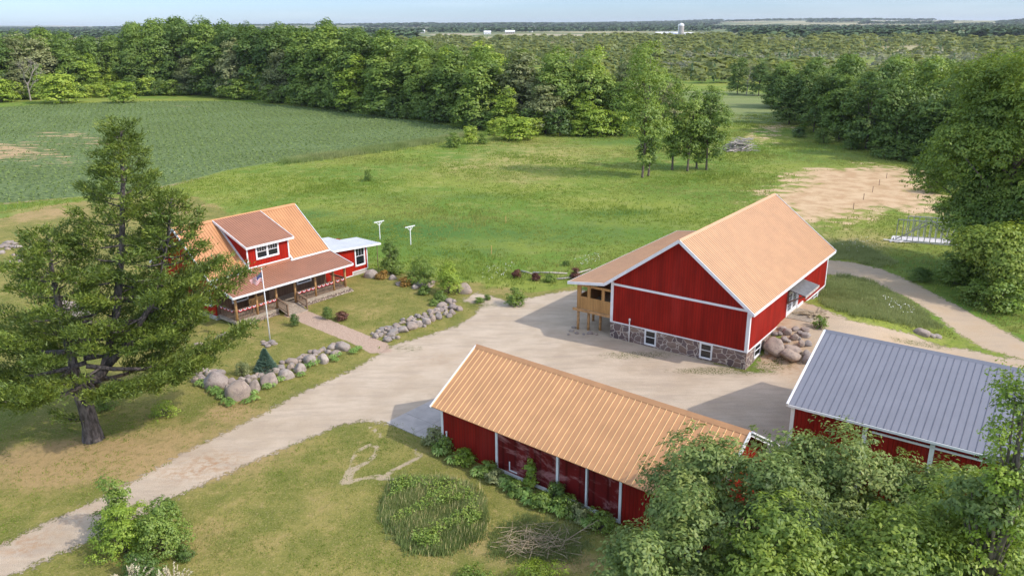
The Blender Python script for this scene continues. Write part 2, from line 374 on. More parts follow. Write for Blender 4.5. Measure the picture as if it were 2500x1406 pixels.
# ------------------------------------------------------------------ the ground: one sheet, fine near the camera
def P(l): return [tuple(G(*p)[:2]) for p in l]
def bl(x, y):  # barn-local to world
    return (BO[0]+x*math.cos(BA)+y*math.sin(BA), BO[1]-x*math.sin(BA)+y*math.cos(BA))
SA = -0.689; SO = (-4.378, 44.541)
def sl(x, y): return (SO[0]+x*math.cos(SA)-y*math.sin(SA), SO[1]+x*math.sin(SA)+y*math.cos(SA))
GA = -0.624; GO = (15.9, 41.33)
def gl_(x, y): return (GO[0]+x*math.cos(GA)-y*math.sin(GA), GO[1]+x*math.sin(GA)+y*math.cos(GA))
HA = 0.887; HO = (-23.77, 64.795)
def hl(x, y): return (HO[0]+x*math.cos(HA)-y*math.sin(HA), HO[1]+x*math.sin(HA)+y*math.cos(HA))
gravel = P([(-260, 1430), (0, 1326), (130, 1264), (240, 1214), (330, 1168), (450, 1100), (560, 1048), (648, 1003), (720, 963), (850, 905), (925, 862), (960, 840),
            (1040, 818), (1110, 795), (1150, 772), (1172, 745), (1120, 735), (1165, 712), (1240, 733), (1300, 725), (1360, 712), (1420, 705)]) + \
         [bl(-12, 8), bl(-6, 8), bl(-6, 0.4), bl(0, -0.2)] + P([(1850, 905), (1960, 905)]) + \
         [gl_(0.5, 10), gl_(0.5, 3)] + [gl_(-0.8, -1.0), sl(19, 4), sl(18, 2), sl(0, 2), sl(-0.2, 0)] + P([(1040, 1070), (960, 1037), (880, 1030), (827, 1042), (737, 1080), (594, 1141), (446, 1208), (250, 1312), (72, 1388), (-50, 1450), (-260, 1560)])
dirt = P([(1838, 898), (1852, 868), (1905, 818)]) + [bl(-0.5, 5), bl(-0.5, 14)] + P([(2010, 752), (2080, 782), (2150, 795), (2230, 815), (2290, 840), (2360, 850), (2430, 868), (2520, 880), (2620, 930), (2600, 1000)]) + [gl_(14, 6), gl_(2, 6), gl_(0.2, 12)] + P([(1900, 915)])
track = P([(2014, 634), (2080, 640), (2150, 655), (2230, 690), (2330, 742), (2420, 790), (2510, 838), (2700, 900), (2700, 960), (2500, 880), (2400, 850), (2340, 815), (2290, 775), (2200, 720), (2110, 685), (2014, 668)])
sand = P([(1860, 500), (1880, 455), (1930, 425), (1990, 412), (2060, 408), (2150, 405), (2230, 415), (2275, 450), (2320, 520), (2240, 526), (2180, 515), (2110, 528), (2040, 545), (1990, 560), (1930, 540)])
sand2 = P([(1818, 338), (1850, 322), (1880, 308), (1905, 302), (1915, 308), (1890, 318), (1878, 330), (1885, 345), (1860, 352), (1835, 350)])
crop = P([(-300, 520), (0, 497), (150, 484), (330, 470), (450, 444), (560, 415), (700, 392), (850, 372), (960, 355), (1060, 338), (1150, 322), (1110, 308), (1000, 293), (900, 281), (800, 268), (700, 258), (560, 247), (350, 248), (120, 254), (0, 263), (-300, 275)])
cropbare = [P([(70, 322), (200, 322), (300, 360), (280, 372), (150, 338), (70, 332)]), P([(-60, 345), (60, 345), (130, 372), (190, 398), (175, 408), (60, 392), (-60, 385)]), P([(405, 254), (455, 255), (455, 260), (405, 259)])]
farfield = P([(1668, 222), (1790, 222), (1880, 232), (2000, 240), (1930, 300), (1800, 302), (1760, 290), (1690, 262)])
farm1 = P([(1210, 87), (1350, 88), (1500, 90), (1620, 92), (1790, 90), (1790, 85), (1620, 85), (1400, 84.5), (1210, 84)])
farm2 = P([(1040, 82), (1170, 82), (1170, 88), (1060, 88)])
lawn = P([(-100, 1500), (-100, 560), (130, 500), (380, 470), (480, 480), (560, 520)]) + [hl(12, 12), hl(20, 3)] + P([(980, 660), (1150, 690), (1300, 715), (1400, 700), (1500, 760), (1840, 905), (1700, 1500)])
path = [hl(4.9, 0.3), hl(7.1, 0.3)] + P([(945, 838), (960, 860), (905, 862), (860, 838)])
trails = [P([(838, 1182), (850, 1150), (862, 1140), (862, 1118), (880, 1095), (905, 1085), (922, 1092), (918, 1110), (900, 1125), (870, 1142), (855, 1160), (850, 1180)]),
          P([(832, 1176), (870, 1172), (905, 1162), (940, 1162), (965, 1145), (1000, 1128), (1030, 1110)]), P([(1030, 1110), (1010, 1100), (1008, 1090)]), P([(905, 1042), (935, 1068)]),
          P([(905, 1162), (935, 1170), (1010, 1170), (1110, 1168)])]
def sdf(poly, X, Y):
    poly = np.array(poly, float); n = len(poly); d = np.full(X.shape, 1e9); ins = np.zeros(X.shape, bool)
    for i in range(n):
        a = poly[i]; b = poly[(i+1) % n]; e = b-a
        t = np.clip(((X-a[0])*e[0]+(Y-a[1])*e[1])/(e@e+1e-9), 0, 1)
        d = np.minimum(d, (X-a[0]-t*e[0])**2+(Y-a[1]-t*e[1])**2)
        c = ((a[1] > Y) != (b[1] > Y)) & (X < (b[0]-a[0])*(Y-a[1])/((b[1]-a[1]) if abs(b[1]-a[1]) > 1e-9 else 1e-9)+a[0])
        ins ^= c
    return np.where(ins, 1, -1)*np.sqrt(d)
def ldist(line, X, Y):
    d = np.full(X.shape, 1e9)
    for a, b in zip(line[:-1], line[1:]):
        a = np.array(a); b = np.array(b); e = b-a
        t = np.clip(((X-a[0])*e[0]+(Y-a[1])*e[1])/(e@e+1e-9), 0, 1)
        d = np.minimum(d, (X-a[0]-t*e[0])**2+(Y-a[1]-t*e[1])**2)
    return np.sqrt(d)
def blobs(lst, X, Y):
    o = np.zeros(X.shape)
    for px, py, rx, ry, am in lst:
        g = G(px, py); gx = abs(G(px+rx, py)[0]-g[0])+0.1; gy = abs(G(px, py-ry)[1]-g[1])+0.1
        o += am*np.exp(-((X-g[0])/gx)**2-((Y-g[1])/gy)**2)
    return o
def axis(lo, hi, st, far, k=1.09):
    a = list(np.arange(lo, hi+1e-6, st)); s = st; v = hi
    while v < far: s *= k; v += s; a.append(v)
    s = st; v = lo; b = []
    while v > -far: s *= k; v -= s; b.append(v)
    return np.array(b[::-1]+a)
gx = axis(-48, 62, 0.42, 17000); gy = axis(22, 128, 0.42, 17000)
gy = gy[gy > -400]
X, Y = np.meshgrid(gx, gy); Z = hgt(X, Y)
V = np.stack([X, Y, Z], -1).reshape(-1, 3)
nx, ny = len(gx), len(gy)
ii = (np.arange(ny-1)[:, None]*nx+np.arange(nx-1)[None, :]).ravel()
F = np.stack([ii, ii+1, ii+nx+1, ii+nx], -1)
def ground_mat():
    t = NT('ground_cover'); p = t.pos()
    n1 = t.noise(0.05, 4); n2 = t.noise(0.35, 5, rough=0.6); n3 = t.noise(2.2, 5, rough=0.7); n4 = t.noise(9, 3, rough=0.7)
    camd = t.n('ShaderNodeVectorMath', {0: p}, operation='LENGTH').outputs['Value']
    # lawn: mown, olive to dry tan
    lawnc = t.mix(t.smooth(n2, 0.35, 0.65), (0.156, 0.173, 0.036), (0.260, 0.237, 0.065))
    lawnc = t.mix(t.smooth(t.m('ADD', t.attr('dry'), t.m('MULTIPLY', t.m('SUBTRACT', n2, 0.5), 1.3)), 0.15, 0.8), lawnc, (0.386, 0.275, 0.128))
    lawnc = t.mix(t.smooth(t.m('ADD', t.attr('lush'), t.m('MULTIPLY', t.m('SUBTRACT', n2, 0.5), 0.8)), 0.2, 0.8), lawnc, (0.111, 0.161, 0.026))
    lawnc = t.mix(t.m('MULTIPLY', t.smooth(n3, 0.45, 0.75), 0.55), lawnc, (0.097, 0.115, 0.023))
    lawnc = t.mix(t.m('MULTIPLY', t.smooth(t.noise(1.4, 5, rough=0.75), 0.55, 0.7), 0.4), lawnc, (0.396, 0.294, 0.142))
    lawnc = t.mix(t.m('MULTIPLY', t.smooth(n4, 0.50, 0.68), 0.55), lawnc, (0.402, 0.321, 0.154))
    # rough meadow
    mead = t.mix(t.smooth(n1, 0.38, 0.62), (0.129, 0.219, 0.032), (0.234, 0.278, 0.049))
    mead = t.mix(t.smooth(n2, 0.45, 0.75), mead, (0.302, 0.313, 0.085))
    mead = t.mix(t.m('MULTIPLY', t.smooth(n3, 0.45, 0.7), 0.6), mead, (0.076, 0.138, 0.025))
    mead = t.mix(t.smooth(t.m('ADD', t.attr('dry'), t.m('MULTIPLY', t.m('SUBTRACT', n2, 0.5), 1.0)), 0.2, 1.0), mead, (0.363, 0.313, 0.121))
    mead = t.mix(t.smooth(t.m('ADD', t.attr('lush'), t.m('MULTIPLY', t.m('SUBTRACT', n2, 0.5), 1.0)), 0.2, 1.0), mead, (0.076, 0.161, 0.032))
    lm = t.smooth(t.m('ADD', t.attr('lawn'), t.m('MULTIPLY', t.m('SUBTRACT', n2, 0.5), 3.0)), -0.5, 0.5)
    c = t.mix(lm, mead, lawnc)
    # distant plain
    plain_ = t.mix(t.smooth(t.noise(0.004, 3), 0.4, 0.6), (0.120, 0.162, 0.066), (0.180, 0.198, 0.090))
    plain_ = t.mix(t.smooth(t.noise(0.0011, 2), 0.5, 0.54), plain_, (0.360, 0.324, 0.180))
    c = t.mix(t.smooth(camd, 520.0, 900.0), c, plain_)
    c = t.mix(t.smooth(t.m('ADD', t.attr('farfield'), t.m('MULTIPLY', n1, 4.0)), -1.0, 3.0), c, t.mix(t.smooth(t.noise(0.08, 3, t.scale(p, (0.15, 1, 1))), 0.35, 0.65), (0.155, 0.21, 0.065), (0.22, 0.255, 0.10)))
    c = t.mix(t.smooth(t.attr('farm'), -20.0, 20.0), c, (0.36, 0.32, 0.21))
    # soy crop with rows
    rows = t.n('ShaderNodeTexWave', {'Vector': t.scale(p, (1, 1, 1), (0, 0, math.radians(24))), 'Scale': 0.42, 'Distortion': 2.5, 'Detail': 3.0, 'Detail Scale': 1.4}, wave_type='BANDS').outputs[0]
    n5 = t.noise(1.1, 6, rough=0.75)
    cr = t.mix(t.smooth(n5, 0.38, 0.62), (0.065, 0.115, 0.042), (0.185, 0.262, 0.087))
    cr = t.mix(t.m('MULTIPLY', t.smooth(rows, 0.55, 0.95), 0.35), cr, (0.229, 0.234, 0.097))
    cr = t.mix(t.smooth(n1, 0.4, 0.65), cr, t.mix(t.smooth(n5, 0.4, 0.6), (0.098, 0.159, 0.062), (0.219, 0.291, 0.113)))
    bare = t.smooth(t.m('ADD', t.attr('bare'), t.m('MULTIPLY', t.m('SUBTRACT', t.noise(0.5, 4, t.scale(p, (0.35, 1, 1), (0, 0, math.radians(24)))), 0.56), 30.0)), -1.0, 3.0)
    cr = t.mix(t.m('MULTIPLY', bare, 0.65), cr, (0.723, 0.468, 0.280))
    edge = t.attr('crop')
    rim = t.m('MULTIPLY', t.smooth(edge, -1.6, -0.3), t.smooth(t.m('ADD', t.attr('rimdry'), n2), 0.6, 1.0))
    c = t.mix(rim, c, (0.30, 0.235, 0.13))
    c = t.mix(t.smooth(t.m('ADD', edge, t.m('MULTIPLY', n2, 1.0)), 0.2, 0.9), c, cr)
    # sand and dirt
    sn = t.mix(t.smooth(n2, 0.35, 0.65), (0.46, 0.31, 0.175), (0.58, 0.43, 0.265))
    sn = t.mix(t.smooth(n3, 0.62, 0.75), sn, (0.20, 0.19, 0.09))
    sm = t.smooth(t.m('ADD', t.attr('sand'), t.m('ADD', t.m('MULTIPLY', t.m('SUBTRACT', n2, 0.54), 26.0), t.m('MULTIPLY', t.m('SUBTRACT', t.noise(0.09, 3), 0.47), 16.0))), -2.5, 3.5)
    c = t.mix(sm, c, sn)
    # gravel: pale worn stone with tracks, ragged weedy edge
    sp = t.noise(22, 2, rough=0.8)
    gv = t.mix(t.smooth(n2, 0.3, 0.7), (0.48, 0.39, 0.285), (0.60, 0.505, 0.385))
    streak = t.noise(1.0, 5, t.scale(p, (0.30, 1.6, 1), (0, 0, math.radians(-34))), 0.65)
    gv = t.mix(t.m('MULTIPLY', t.smooth(streak, 0.42, 0.68), 0.5), gv, (0.385, 0.320, 0.257))
    gv = t.mix(t.m('MULTIPLY', t.smooth(t.noise(5, 4, rough=0.8), 0.55, 0.7), 0.35), gv, (0.33, 0.28, 0.23))
    gv = t.mix(t.m('MULTIPLY', t.smooth(sp, 0.48, 0.66), 0.6), gv, (0.289, 0.230, 0.171))
    gv = t.mix(t.m('MULTIPLY', t.smooth(t.attr('dirt'), -2.0, 2.0), t.m('ADD', 0.35, t.m('MULTIPLY', t.smooth(n2, 0.35, 0.65), 0.6))), gv, (0.47, 0.36, 0.24))
    gv = t.mix(t.m('MULTIPLY', t.attr('rust'), t.smooth(n3, 0.4, 0.65)), gv, (0.385, 0.220, 0.108))
    gd = t.m('ADD', t.attr('gravel'), t.m('ADD', t.m('MULTIPLY', t.m('SUBTRACT', n3, 0.5), 2.2), t.m('MULTIPLY', t.m('SUBTRACT', n4, 0.5), 1.3)))
    gm = t.smooth(gd, 0.0, 0.3)
    c = t.mix(gm, c, gv)
    weeds = t.m('MULTIPLY', t.smooth(t.m('ADD', t.attr('weed'), t.m('MULTIPLY', n3, 0.9)), 0.75, 1.05), t.smooth(n4, 0.45, 0.56))
    c = t.mix(weeds, c, (0.10, 0.115, 0.03))
    # brick-dust walk and worn trails in the lawn
    br = t.n('ShaderNodeTexBrick', {'Vector': t.scale(p, (1, 1, 1), (0, 0, -HA)), 'Color1': (0.44, 0.31, 0.23, 1), 'Color2': (0.52, 0.39, 0.30, 1), 'Mortar': (0.33, 0.26, 0.2, 1), 'Scale': 4.0, 'Mortar Size': 0.02}).outputs[0]
    c = t.mix(t.smooth(t.m('ADD', t.attr('path'), t.m('MULTIPLY', t.m('SUBTRACT', n3, 0.5), 0.5)), -0.06, 0.06), c, br)
    tr = t.m('ADD', t.attr('trail'), t.m('MULTIPLY', t.m('SUBTRACT', n3, 0.5), 0.35))
    c = t.mix(t.smooth(tr, 0.22, 0.10), c, (0.40, 0.33, 0.22))
    t.col(c); t.rough(0.95); t.b.inputs['Specular IOR Level'].default_value = 0.15
    h = t.m('ADD', t.m('MULTIPLY', n3, 1.0), t.m('MULTIPLY', n4, 0.5))
    hm = t.mix(gm, t.n('ShaderNodeCombineXYZ', {0: h}).outputs[0], t.n('ShaderNodeCombineXYZ', {0: t.m('MULTIPLY', sp, 0.35)}).outputs[0])
    hh = t.n('ShaderNodeSeparateXYZ', {0: hm}).outputs[0]
    hh = t.m('ADD', hh, t.m('MULTIPLY', t.smooth(edge, 0, 0.5), t.m('MULTIPLY', n5, 5.0)))
    t.bump(hh, 0.75, 0.16)
    return t.mat
gme = fast_mesh('ground', V, F, ground_mat(), smooth=True)
def addattr(me, name, a):
    at = me.attributes.new(name, 'FLOAT', 'POINT'); at.data.foreach_set('value', np.asarray(a, np.float32).ravel())
cl = lambda a: np.clip(a, -30, 30)
gr = np.maximum(np.maximum(sdf(gravel, X, Y), sdf(dirt, X, Y)), sdf(track, X, Y)+0.1)
addattr(gme, 'gravel', cl(gr)); addattr(gme, 'crop', cl(sdf(crop, X, Y)))
addattr(gme, 'bare', cl(np.maximum.reduce([sdf(b, X, Y) for b in cropbare])))
addattr(gme, 'sand', cl(np.maximum(sdf(sand, X, Y), sdf(sand2, X, Y))))
addattr(gme, 'lawn', cl(sdf(lawn, X, Y))); addattr(gme, 'farfield', cl(sdf(farfield, X, Y)))
addattr(gme, 'farm', np.clip(np.maximum(sdf(farm1, X, Y), sdf(farm2, X, Y)), -60, 60))
addattr(gme, 'path', cl(sdf(path, X, Y)))
addattr(gme, 'trail', np.minimum.reduce([ldist(l, X, Y) for l in trails]).clip(0, 5))
DRY = [(380, 1120, 330, 60, .85), (120, 1130, 160, 60, .6), (560, 1010, 120, 40, .6), (700, 1230, 250, 90, .12), (500, 1330, 200, 60, .3), (640, 800, 90, 50, .35), (880, 760, 140, 50, .25), (1330, 370, 260, 45, .6), (1150, 410, 160, 25, .35), (1290, 440, 80, 14, .4), (430, 510, 110, 25, .5), (100, 520, 140, 25, .7), (1240, 710, 90, 20, .4), (1150, 1290, 60, 60, .5), (1000, 1330, 160, 40, .3), (1350, 1370, 200, 30, .6), (2150, 560, 160, 40, .35), (2050, 600, 90, 30, .4), (900, 1130, 100, 40, .1), (1900, 420, 120, 20, .4), (2130, 590, 100, 25, .5)]
LUSH = [(1350, 570, 420, 40, .7), (950, 560, 200, 40, .65), (1180, 480, 160, 14, .6), (1500, 520, 120, 12, .6), (760, 520, 90, 16, .6), (1100, 620, 140, 14, .5), (900, 480, 120, 12, .5), (1650, 480, 180, 40, .3), (1600, 420, 220, 30, .3), (1400, 660, 180, 25, .3), (40, 1000, 90, 110, .6), (150, 880, 150, 60, .5), (2130, 730, 170, 30, .8), (1250, 1180, 60, 80, .25), (900, 400, 150, 15, .3), (2030, 390, 200, 30, .5), (2300, 650, 150, 60, .5), (1550, 345, 200, 14, .8), (650, 590, 150, 60, .3)]
addattr(gme, 'dry', blobs(DRY, X, Y)); addattr(gme, 'lush', blobs(LUSH, X, Y))
addattr(gme, 'weed', blobs([(1560, 865, 130, 12, .55), (1720, 905, 90, 9, .6), (1850, 905, 100, 16, .5), (1000, 850, 60, 14, .5), (1180, 745, 60, 10, .6), (800, 1060, 150, 16, .3), (1480, 900, 200, 30, .2), (700, 980, 80, 12, .25), (1420, 1000, 60, 10, .2), (2250, 840, 120, 10, .6), (1900, 880, 60, 20, .5)], X, Y))
addattr(gme, 'rust', blobs([(520, 1130, 60, 25, .8), (440, 1155, 60, 20, .5), (60, 1330, 60, 30, .7), (200, 1260, 60, 25, .4), (1890, 800, 40, 30, .9), (1870, 870, 60, 25, .7), (1100, 880, 100, 20, .2)], X, Y).clip(0, 1))
addattr(gme, 'dirt', cl(np.maximum(sdf(dirt, X, Y), sdf(track, X, Y)+1.0)))
addattr(gme, 'rimdry', blobs([(440, 455, 90, 20, .5), (60, 495, 160, 15, .5)], X, Y))
tag(link('ground', gme), kind='structure')

# ------------------------------------------------------------------ building helpers
def roof(name, parent, mat, a, b, c, d, pitch=0.3, ribw=0.045, ribh=0.03, thick=0.06, ribmat=None, ribname='roof_rib', nmaj=1):
    """a-b eave, d-c ridge; ribs run from eave to ridge. One sheet with its ribs."""
    a, b, c, d = map(Vector, (a, b, c, d))
    nrm = (b-a).cross(d-a).normalized()
    if nrm.z < 0: nrm = -nrm
    mb = MB(); mb.prism([a, b, c, d], -nrm*thick, 0)
    L = (b-a).length; n = max(1, int(round(L/pitch))); e = (b-a).normalized()
    for i in range(n+1):
        t = i/n; p = a.lerp(b, t); q = d.lerp(c, t)
        if i == 0: p += e*ribw*0.6; q += e*ribw*0.6
        if i == n: p -= e*ribw*0.6; q -= e*ribw*0.6
        s = (q-p).normalized(); p = p+s*0.01; q = q-s*0.01
        x = e*ribw/2; y = e*ribw*0.28
        lo = nrm*-0.01; hi = nrm*ribh
        vs = [p-x+lo, p+x+lo, p+y+hi, p-y+hi, q-x+lo, q+x+lo, q+y+hi, q-y+hi]
        mb.add(vs, [(0,1,2,3),(7,6,5,4),(1,5,6,2),(2,6,7,3),(3,7,4,0)], 1 if ribmat else 0)
    return mb.build(name, [mat, ribmat] if ribmat else mat, parent)
def cap(parent, mat, p, q, w=0.32, name='ridge_cap'):
    mb = MB(); p = Vector(p); q = Vector(q)
    d = (q-p).normalized(); s = d.cross(Vector((0, 0, 1))).normalized()*w/2
    top = Vector((0, 0, 0.075)); lo = Vector((0, 0, -w*0.32))
    mb.add([p-s+lo, p+top, p+s+lo, q-s+lo, q+top, q+s+lo, p+lo*0.8, q+lo*0.8], [(0,1,4,3),(1,2,5,4),(0,6,2,1),(3,4,5,7),(0,3,7,6),(6,7,5,2)])
    return mb.build(name, mat, parent)
def board(parent, name, mat, segs, w=0.04, h=0.2, up=(0, 0, 1)):
    mb = MB()
    for p, q in segs: mb.beam(p, q, w, h, up)
    return mb.build(name, mat, parent)
def window(parent, p, ax, nrm, wd, ht, casing=0.11, split=True, grid=0, double=False, sill=True, name='window'):
    """p: lower-left corner of the opening on the wall; ax along the wall, nrm outward."""
    p = Vector(p); ax = Vector(ax); nrm = Vector(nrm); up = Vector((0, 0, 1))
    def rect(mb, u0, u1, z0, z1, d0, d1):
        pts = [p+ax*u+up*z+nrm*d0 for u, z in ((u0, z0), (u1, z0), (u1, z1), (u0, z1))]
        mb.prism(pts, nrm*(d1-d0))
    f = MB(); c = casing
    rect(f, -c, 0, -c, ht+c, -0.02, 0.06); rect(f, wd, wd+c, -c, ht+c, -0.02, 0.06)
    rect(f, 0, wd, ht, ht+c, -0.02, 0.06); rect(f, 0, wd, -c, 0, -0.02, 0.09)
    if double: rect(f, wd/2-c*0.5, wd/2+c*0.5, 0, ht, -0.015, 0.05)
    fo = f.build(name, M['white'], parent)
    g = MB(); rect(g, -0.01, wd+0.01, -0.01, ht+0.01, 0.003, 0.012); g.build('pane', M['glass'], fo)
    s = MB(); sw = 0.035
    cols = [(0, wd)] if not double else [(0, wd/2-c*0.5), (wd/2+c*0.5, wd)]
    for u0, u1 in cols:
        rect(s, u0, u0+sw, 0, ht, 0.012, 0.04); rect(s, u1-sw, u1, 0, ht, 0.012, 0.04)
        rect(s, u0+sw, u1-sw, 0, sw, 0.012, 0.04); rect(s, u0+sw, u1-sw, ht-sw, ht, 0.012, 0.04)
        if split: rect(s, u0+sw, u1-sw, ht*0.52, ht*0.52+0.05, 0.012, 0.042)
        for k in range(grid):
            uu = u0+(u1-u0)*(k+1)/(grid+1); rect(s, uu-0.012, uu+0.012, ht*0.52+0.05, ht-sw, 0.012, 0.034)
    s.build('sash', M['white'], fo)
    return fo

# ------------------------------------------------------------------ the big red barn (x to the right of the gable, y away; solid for x<0)
barn = thing('barn', 'large red metal-sided barn with a copper roof, stone foundation and porch on stilts', 'barn', (BO[0], BO[1], 0), -BA)
W, L = 11.70, 20.12; ZB = 1.49; PX = 5.76; ZP = 9.38; ZE = 4.70
sr = (ZP-ZE)/(PX+0.45); sL_ = (ZP-4.78)/(12.08-PX)
def wz(x): return (ZP-(PX+x)*sr if x > -PX else ZP-(-x-PX)*sL_)-0.10
mb = MB(); T = 0.5
mb.box(-W, 0, 0, T, -0.8, ZB-0.06); mb.box(-W, 0, L-T, L, -0.8, ZB-0.06)
mb.box(-T, 0, T, L-T, -0.8, ZB-0.06); mb.box(-W, -W+T, T, L-T, -0.8, ZB-0.06)
fnd = mb.build('foundation', M['stone'], barn)
mb = MB(); mb.prism([(0.02, -0.005, ZB), (0.02, -0.005, wz(0)), (-PX, -0.005, wz(-PX)), (-W-0.02, -0.005, wz(-W)), (-W-0.02, -0.005, ZB)], (0, 0.12, 0))
mb.build('gable_wall', M['red_metal'], barn)
mb = MB(); mb.prism([(0.02, L-0.1, ZB), (0.02, L-0.1, wz(0)), (-PX, L-0.1, wz(-PX)), (-W-0.02, L-0.1, wz(-W)), (-W-0.02, L-0.1, ZB)], (0, 0.12, 0))
mb.build('rear_gable_wall', M['red_metal'], barn)
mb = MB(); mb.box(-0.1, 0.02, 0.115, 8.75, ZB, wz(0)-0.01); mb.box(-0.1, 0.02, 11.7, L-0.1, ZB, wz(0)-0.01); mb.box(-0.1, 0.02, 8.75, 11.7, 3.75, wz(0)-0.01)
mb.build('side_wall', M['red_metal'], barn)
mb = MB(); mb.box(-W-0.02, -W+0.1, 0.115, L-0.1, ZB, wz(-W)-0.01); mb.build('side_wall', M['red_metal'], barn)
O1 = 0.55; O2 = 0.65
roof('roof', barn, M['copper_barn'], (0.45, -O1, ZE), (0.45, L+O2, ZE), (-PX, L+O2, ZP), (-PX, -O1, ZP), 0.305, 0.06, 0.03, ribmat=M['copper_barn_rib'])
roof('roof', barn, M['copper_barn'], (-12.08, -O1, 4.78), (-12.08, L+O2, 4.78), (-PX, L+O2, ZP), (-PX, -O1, ZP), 0.305, 0.06, 0.03, ribmat=M['copper_barn_rib'])
roof('porch_roof', barn, M['copper_barn'], (-15.62, -O1, 4.31), (-15.62, L+O2, 4.31), (-12.08, L+O2, 4.78), (-12.08, -O1, 4.78), 0.305, 0.06, 0.03, ribmat=M['copper_barn_rib'])
cap(barn, M['copper_barn'], (-PX, -O1-0.02, ZP+0.02), (-PX, L+O2+0.02, ZP+0.02), 0.34)
def rake(y):
    return [((0.47, y, ZE-0.07), (-PX, y, ZP-0.06)), ((-PX, y, ZP-0.06), (-12.1, y, 4.70)), ((-12.1, y, 4.69), (-15.64, y, 4.22))]
board(barn, 'fascia', M['white'], rake(-O1-0.025), 0.05, 0.24)
board(barn, 'fascia', M['white'], rake(L+O2+0.025), 0.05, 0.24)
board(barn, 'eave_board', M['white'], [((0.475, -O1, ZE-0.08), (0.475, L+O2, ZE-0.08)), ((-15.645, -O1, 4.2), (-15.645, L+O2, 4.2))], 0.05, 0.22)
mb = MB()
soff = M['white']
mb.prism([(0.44, -O1, ZE-0.20), (0.44, -0.01, ZE-0.20), (-PX, -0.01, ZP-0.20), (-PX, -O1, ZP-0.20)], (0, 0, 0.02))
mb.prism([(-12.08, -O1, 4.58), (-12.08, -0.01, 4.58), (-PX, -0.01, ZP-0.205), (-PX, -O1, ZP-0.205)], (0, 0, 0.02))
mb.prism([(-15.6, -O1, 4.10), (-15.6, L, 4.10), (-12.08, L, 4.57), (-12.08, -O1, 4.57)], (0, 0, 0.02))
mb.box(0.03, 0.44, 0.0, L+O2, ZE-0.21, ZE-0.18)
mb.build('soffit', M['white'], barn)
for x0, x1, y0, y1 in ((-0.2, 0.05, -0.04, -0.01), (0.025, 0.055, -0.008, 0.22), (-W-0.05, -W+0.2, -0.04, -0.01), (0.025, 0.055, L-0.2, L+0.05)):
    mb = MB(); mb.box(x0, x1, y0, y1, ZB-0.02, wz(x0 if x0 > -5 else -W)-0.06); mb.build('corner_board', M['white'], barn)
mb = MB(); mb.box(-W-0.03, 0.055, -0.045, -0.006, ZB-0.1, ZB); mb.box(0.0, 0.058, -0.006, 8.7, ZB-0.1, ZB); mb.box(0.0, 0.058, 11.7, L, ZB-0.1, ZB)
mb.box(0.0, 0.10, 11.7, 13.2, ZB-0.1, ZB+0.35)
mb.build('base_trim', M['white'], barn)
mb = MB(); mb.box(-W+0.2, -0.2, -0.045, -0.006, 4.62, 4.80); mb.build('belt_board', M['white'], barn)
window(barn, (-8.42, -0.0, 0.22), (1, 0, 0), (0, -1, 0), 0.86, 1.12, 0.09)
window(barn, (-3.64, -0.0, 0.22), (1, 0, 0), (0, -1, 0), 0.86, 1.12, 0.09)
window(barn, (0.0, 1.7, 0.42), (0, 1, 0), (1, 0, 0), 1.2, 0.9, 0.09)
window(barn, (0.0, 16.7, 0.75), (0, 1, 0), (1, 0, 0), 1.1, 0.6, 0.12)
# side door with its canopy
mb = MB(); mb.box(-0.06, 0.06, 8.72, 8.90, 1.45, 3.80); mb.box(-0.06, 0.06, 11.52, 11.70, 1.45, 3.80); mb.box(-0.06, 0.06, 8.90, 11.52, 3.62, 3.80); mb.box(-0.10, -0.04, 8.90, 11.52, 1.3, 1.62)
fr = mb.build('door_frame', M['white'], barn)
for y0 in (8.92, 10.23):
    mb = MB(); mb.box(-0.05, 0.01, y0, y0+0.22, 1.63, 3.61); mb.box(-0.05, 0.01, y0+1.06, y0+1.28, 1.63, 3.61); mb.box(-0.05, 0.01, y0+0.22, y0+1.06, 1.63, 1.95); mb.box(-0.05, 0.01, y0+0.22, y0+1.06, 3.43, 3.61)
    for k in (1, 2): mb.box(-0.03, 0.005, y0+0.22+0.28*k-0.015, y0+0.22+0.28*k+0.015, 1.95, 3.43)
    for k in range(1, 5): mb.box(-0.03, 0.004, y0+0.22, y0+1.06, 1.95+0.296*k-0.012, 1.95+0.296*k+0.012)
    dr = mb.build('door', M['white'], barn)
    mb = MB(); mb.box(-0.045, -0.02, y0+0.22, y0+1.06, 1.95, 3.43); mb.build('pane', M['glass'], dr)
mb = MB(); mb.prism([(0.03, 8.6, 4.05), (1.5, 8.6, 3.72), (1.5, 12.3, 3.72), (0.03, 12.3, 4.05)], (0, 0, 0.07))
cn = mb.build('canopy', M['darkroof'], barn)
mb = MB(); mb.box(1.47, 1.53, 8.58, 12.32, 3.58, 3.79); mb.build('fascia', M['greyboard'], cn)
for y in (8.75, 12.15): mb = MB(); mb.beam((0.08, y, 2.95), (1.35, y, 3.70), 0.08, 0.1); mb.beam((0.08, y, 2.8), (0.08, y, 4.0), 0.08, 0.1, (1, 0, 0)); mb.build('bracket', M['railwood'], cn)
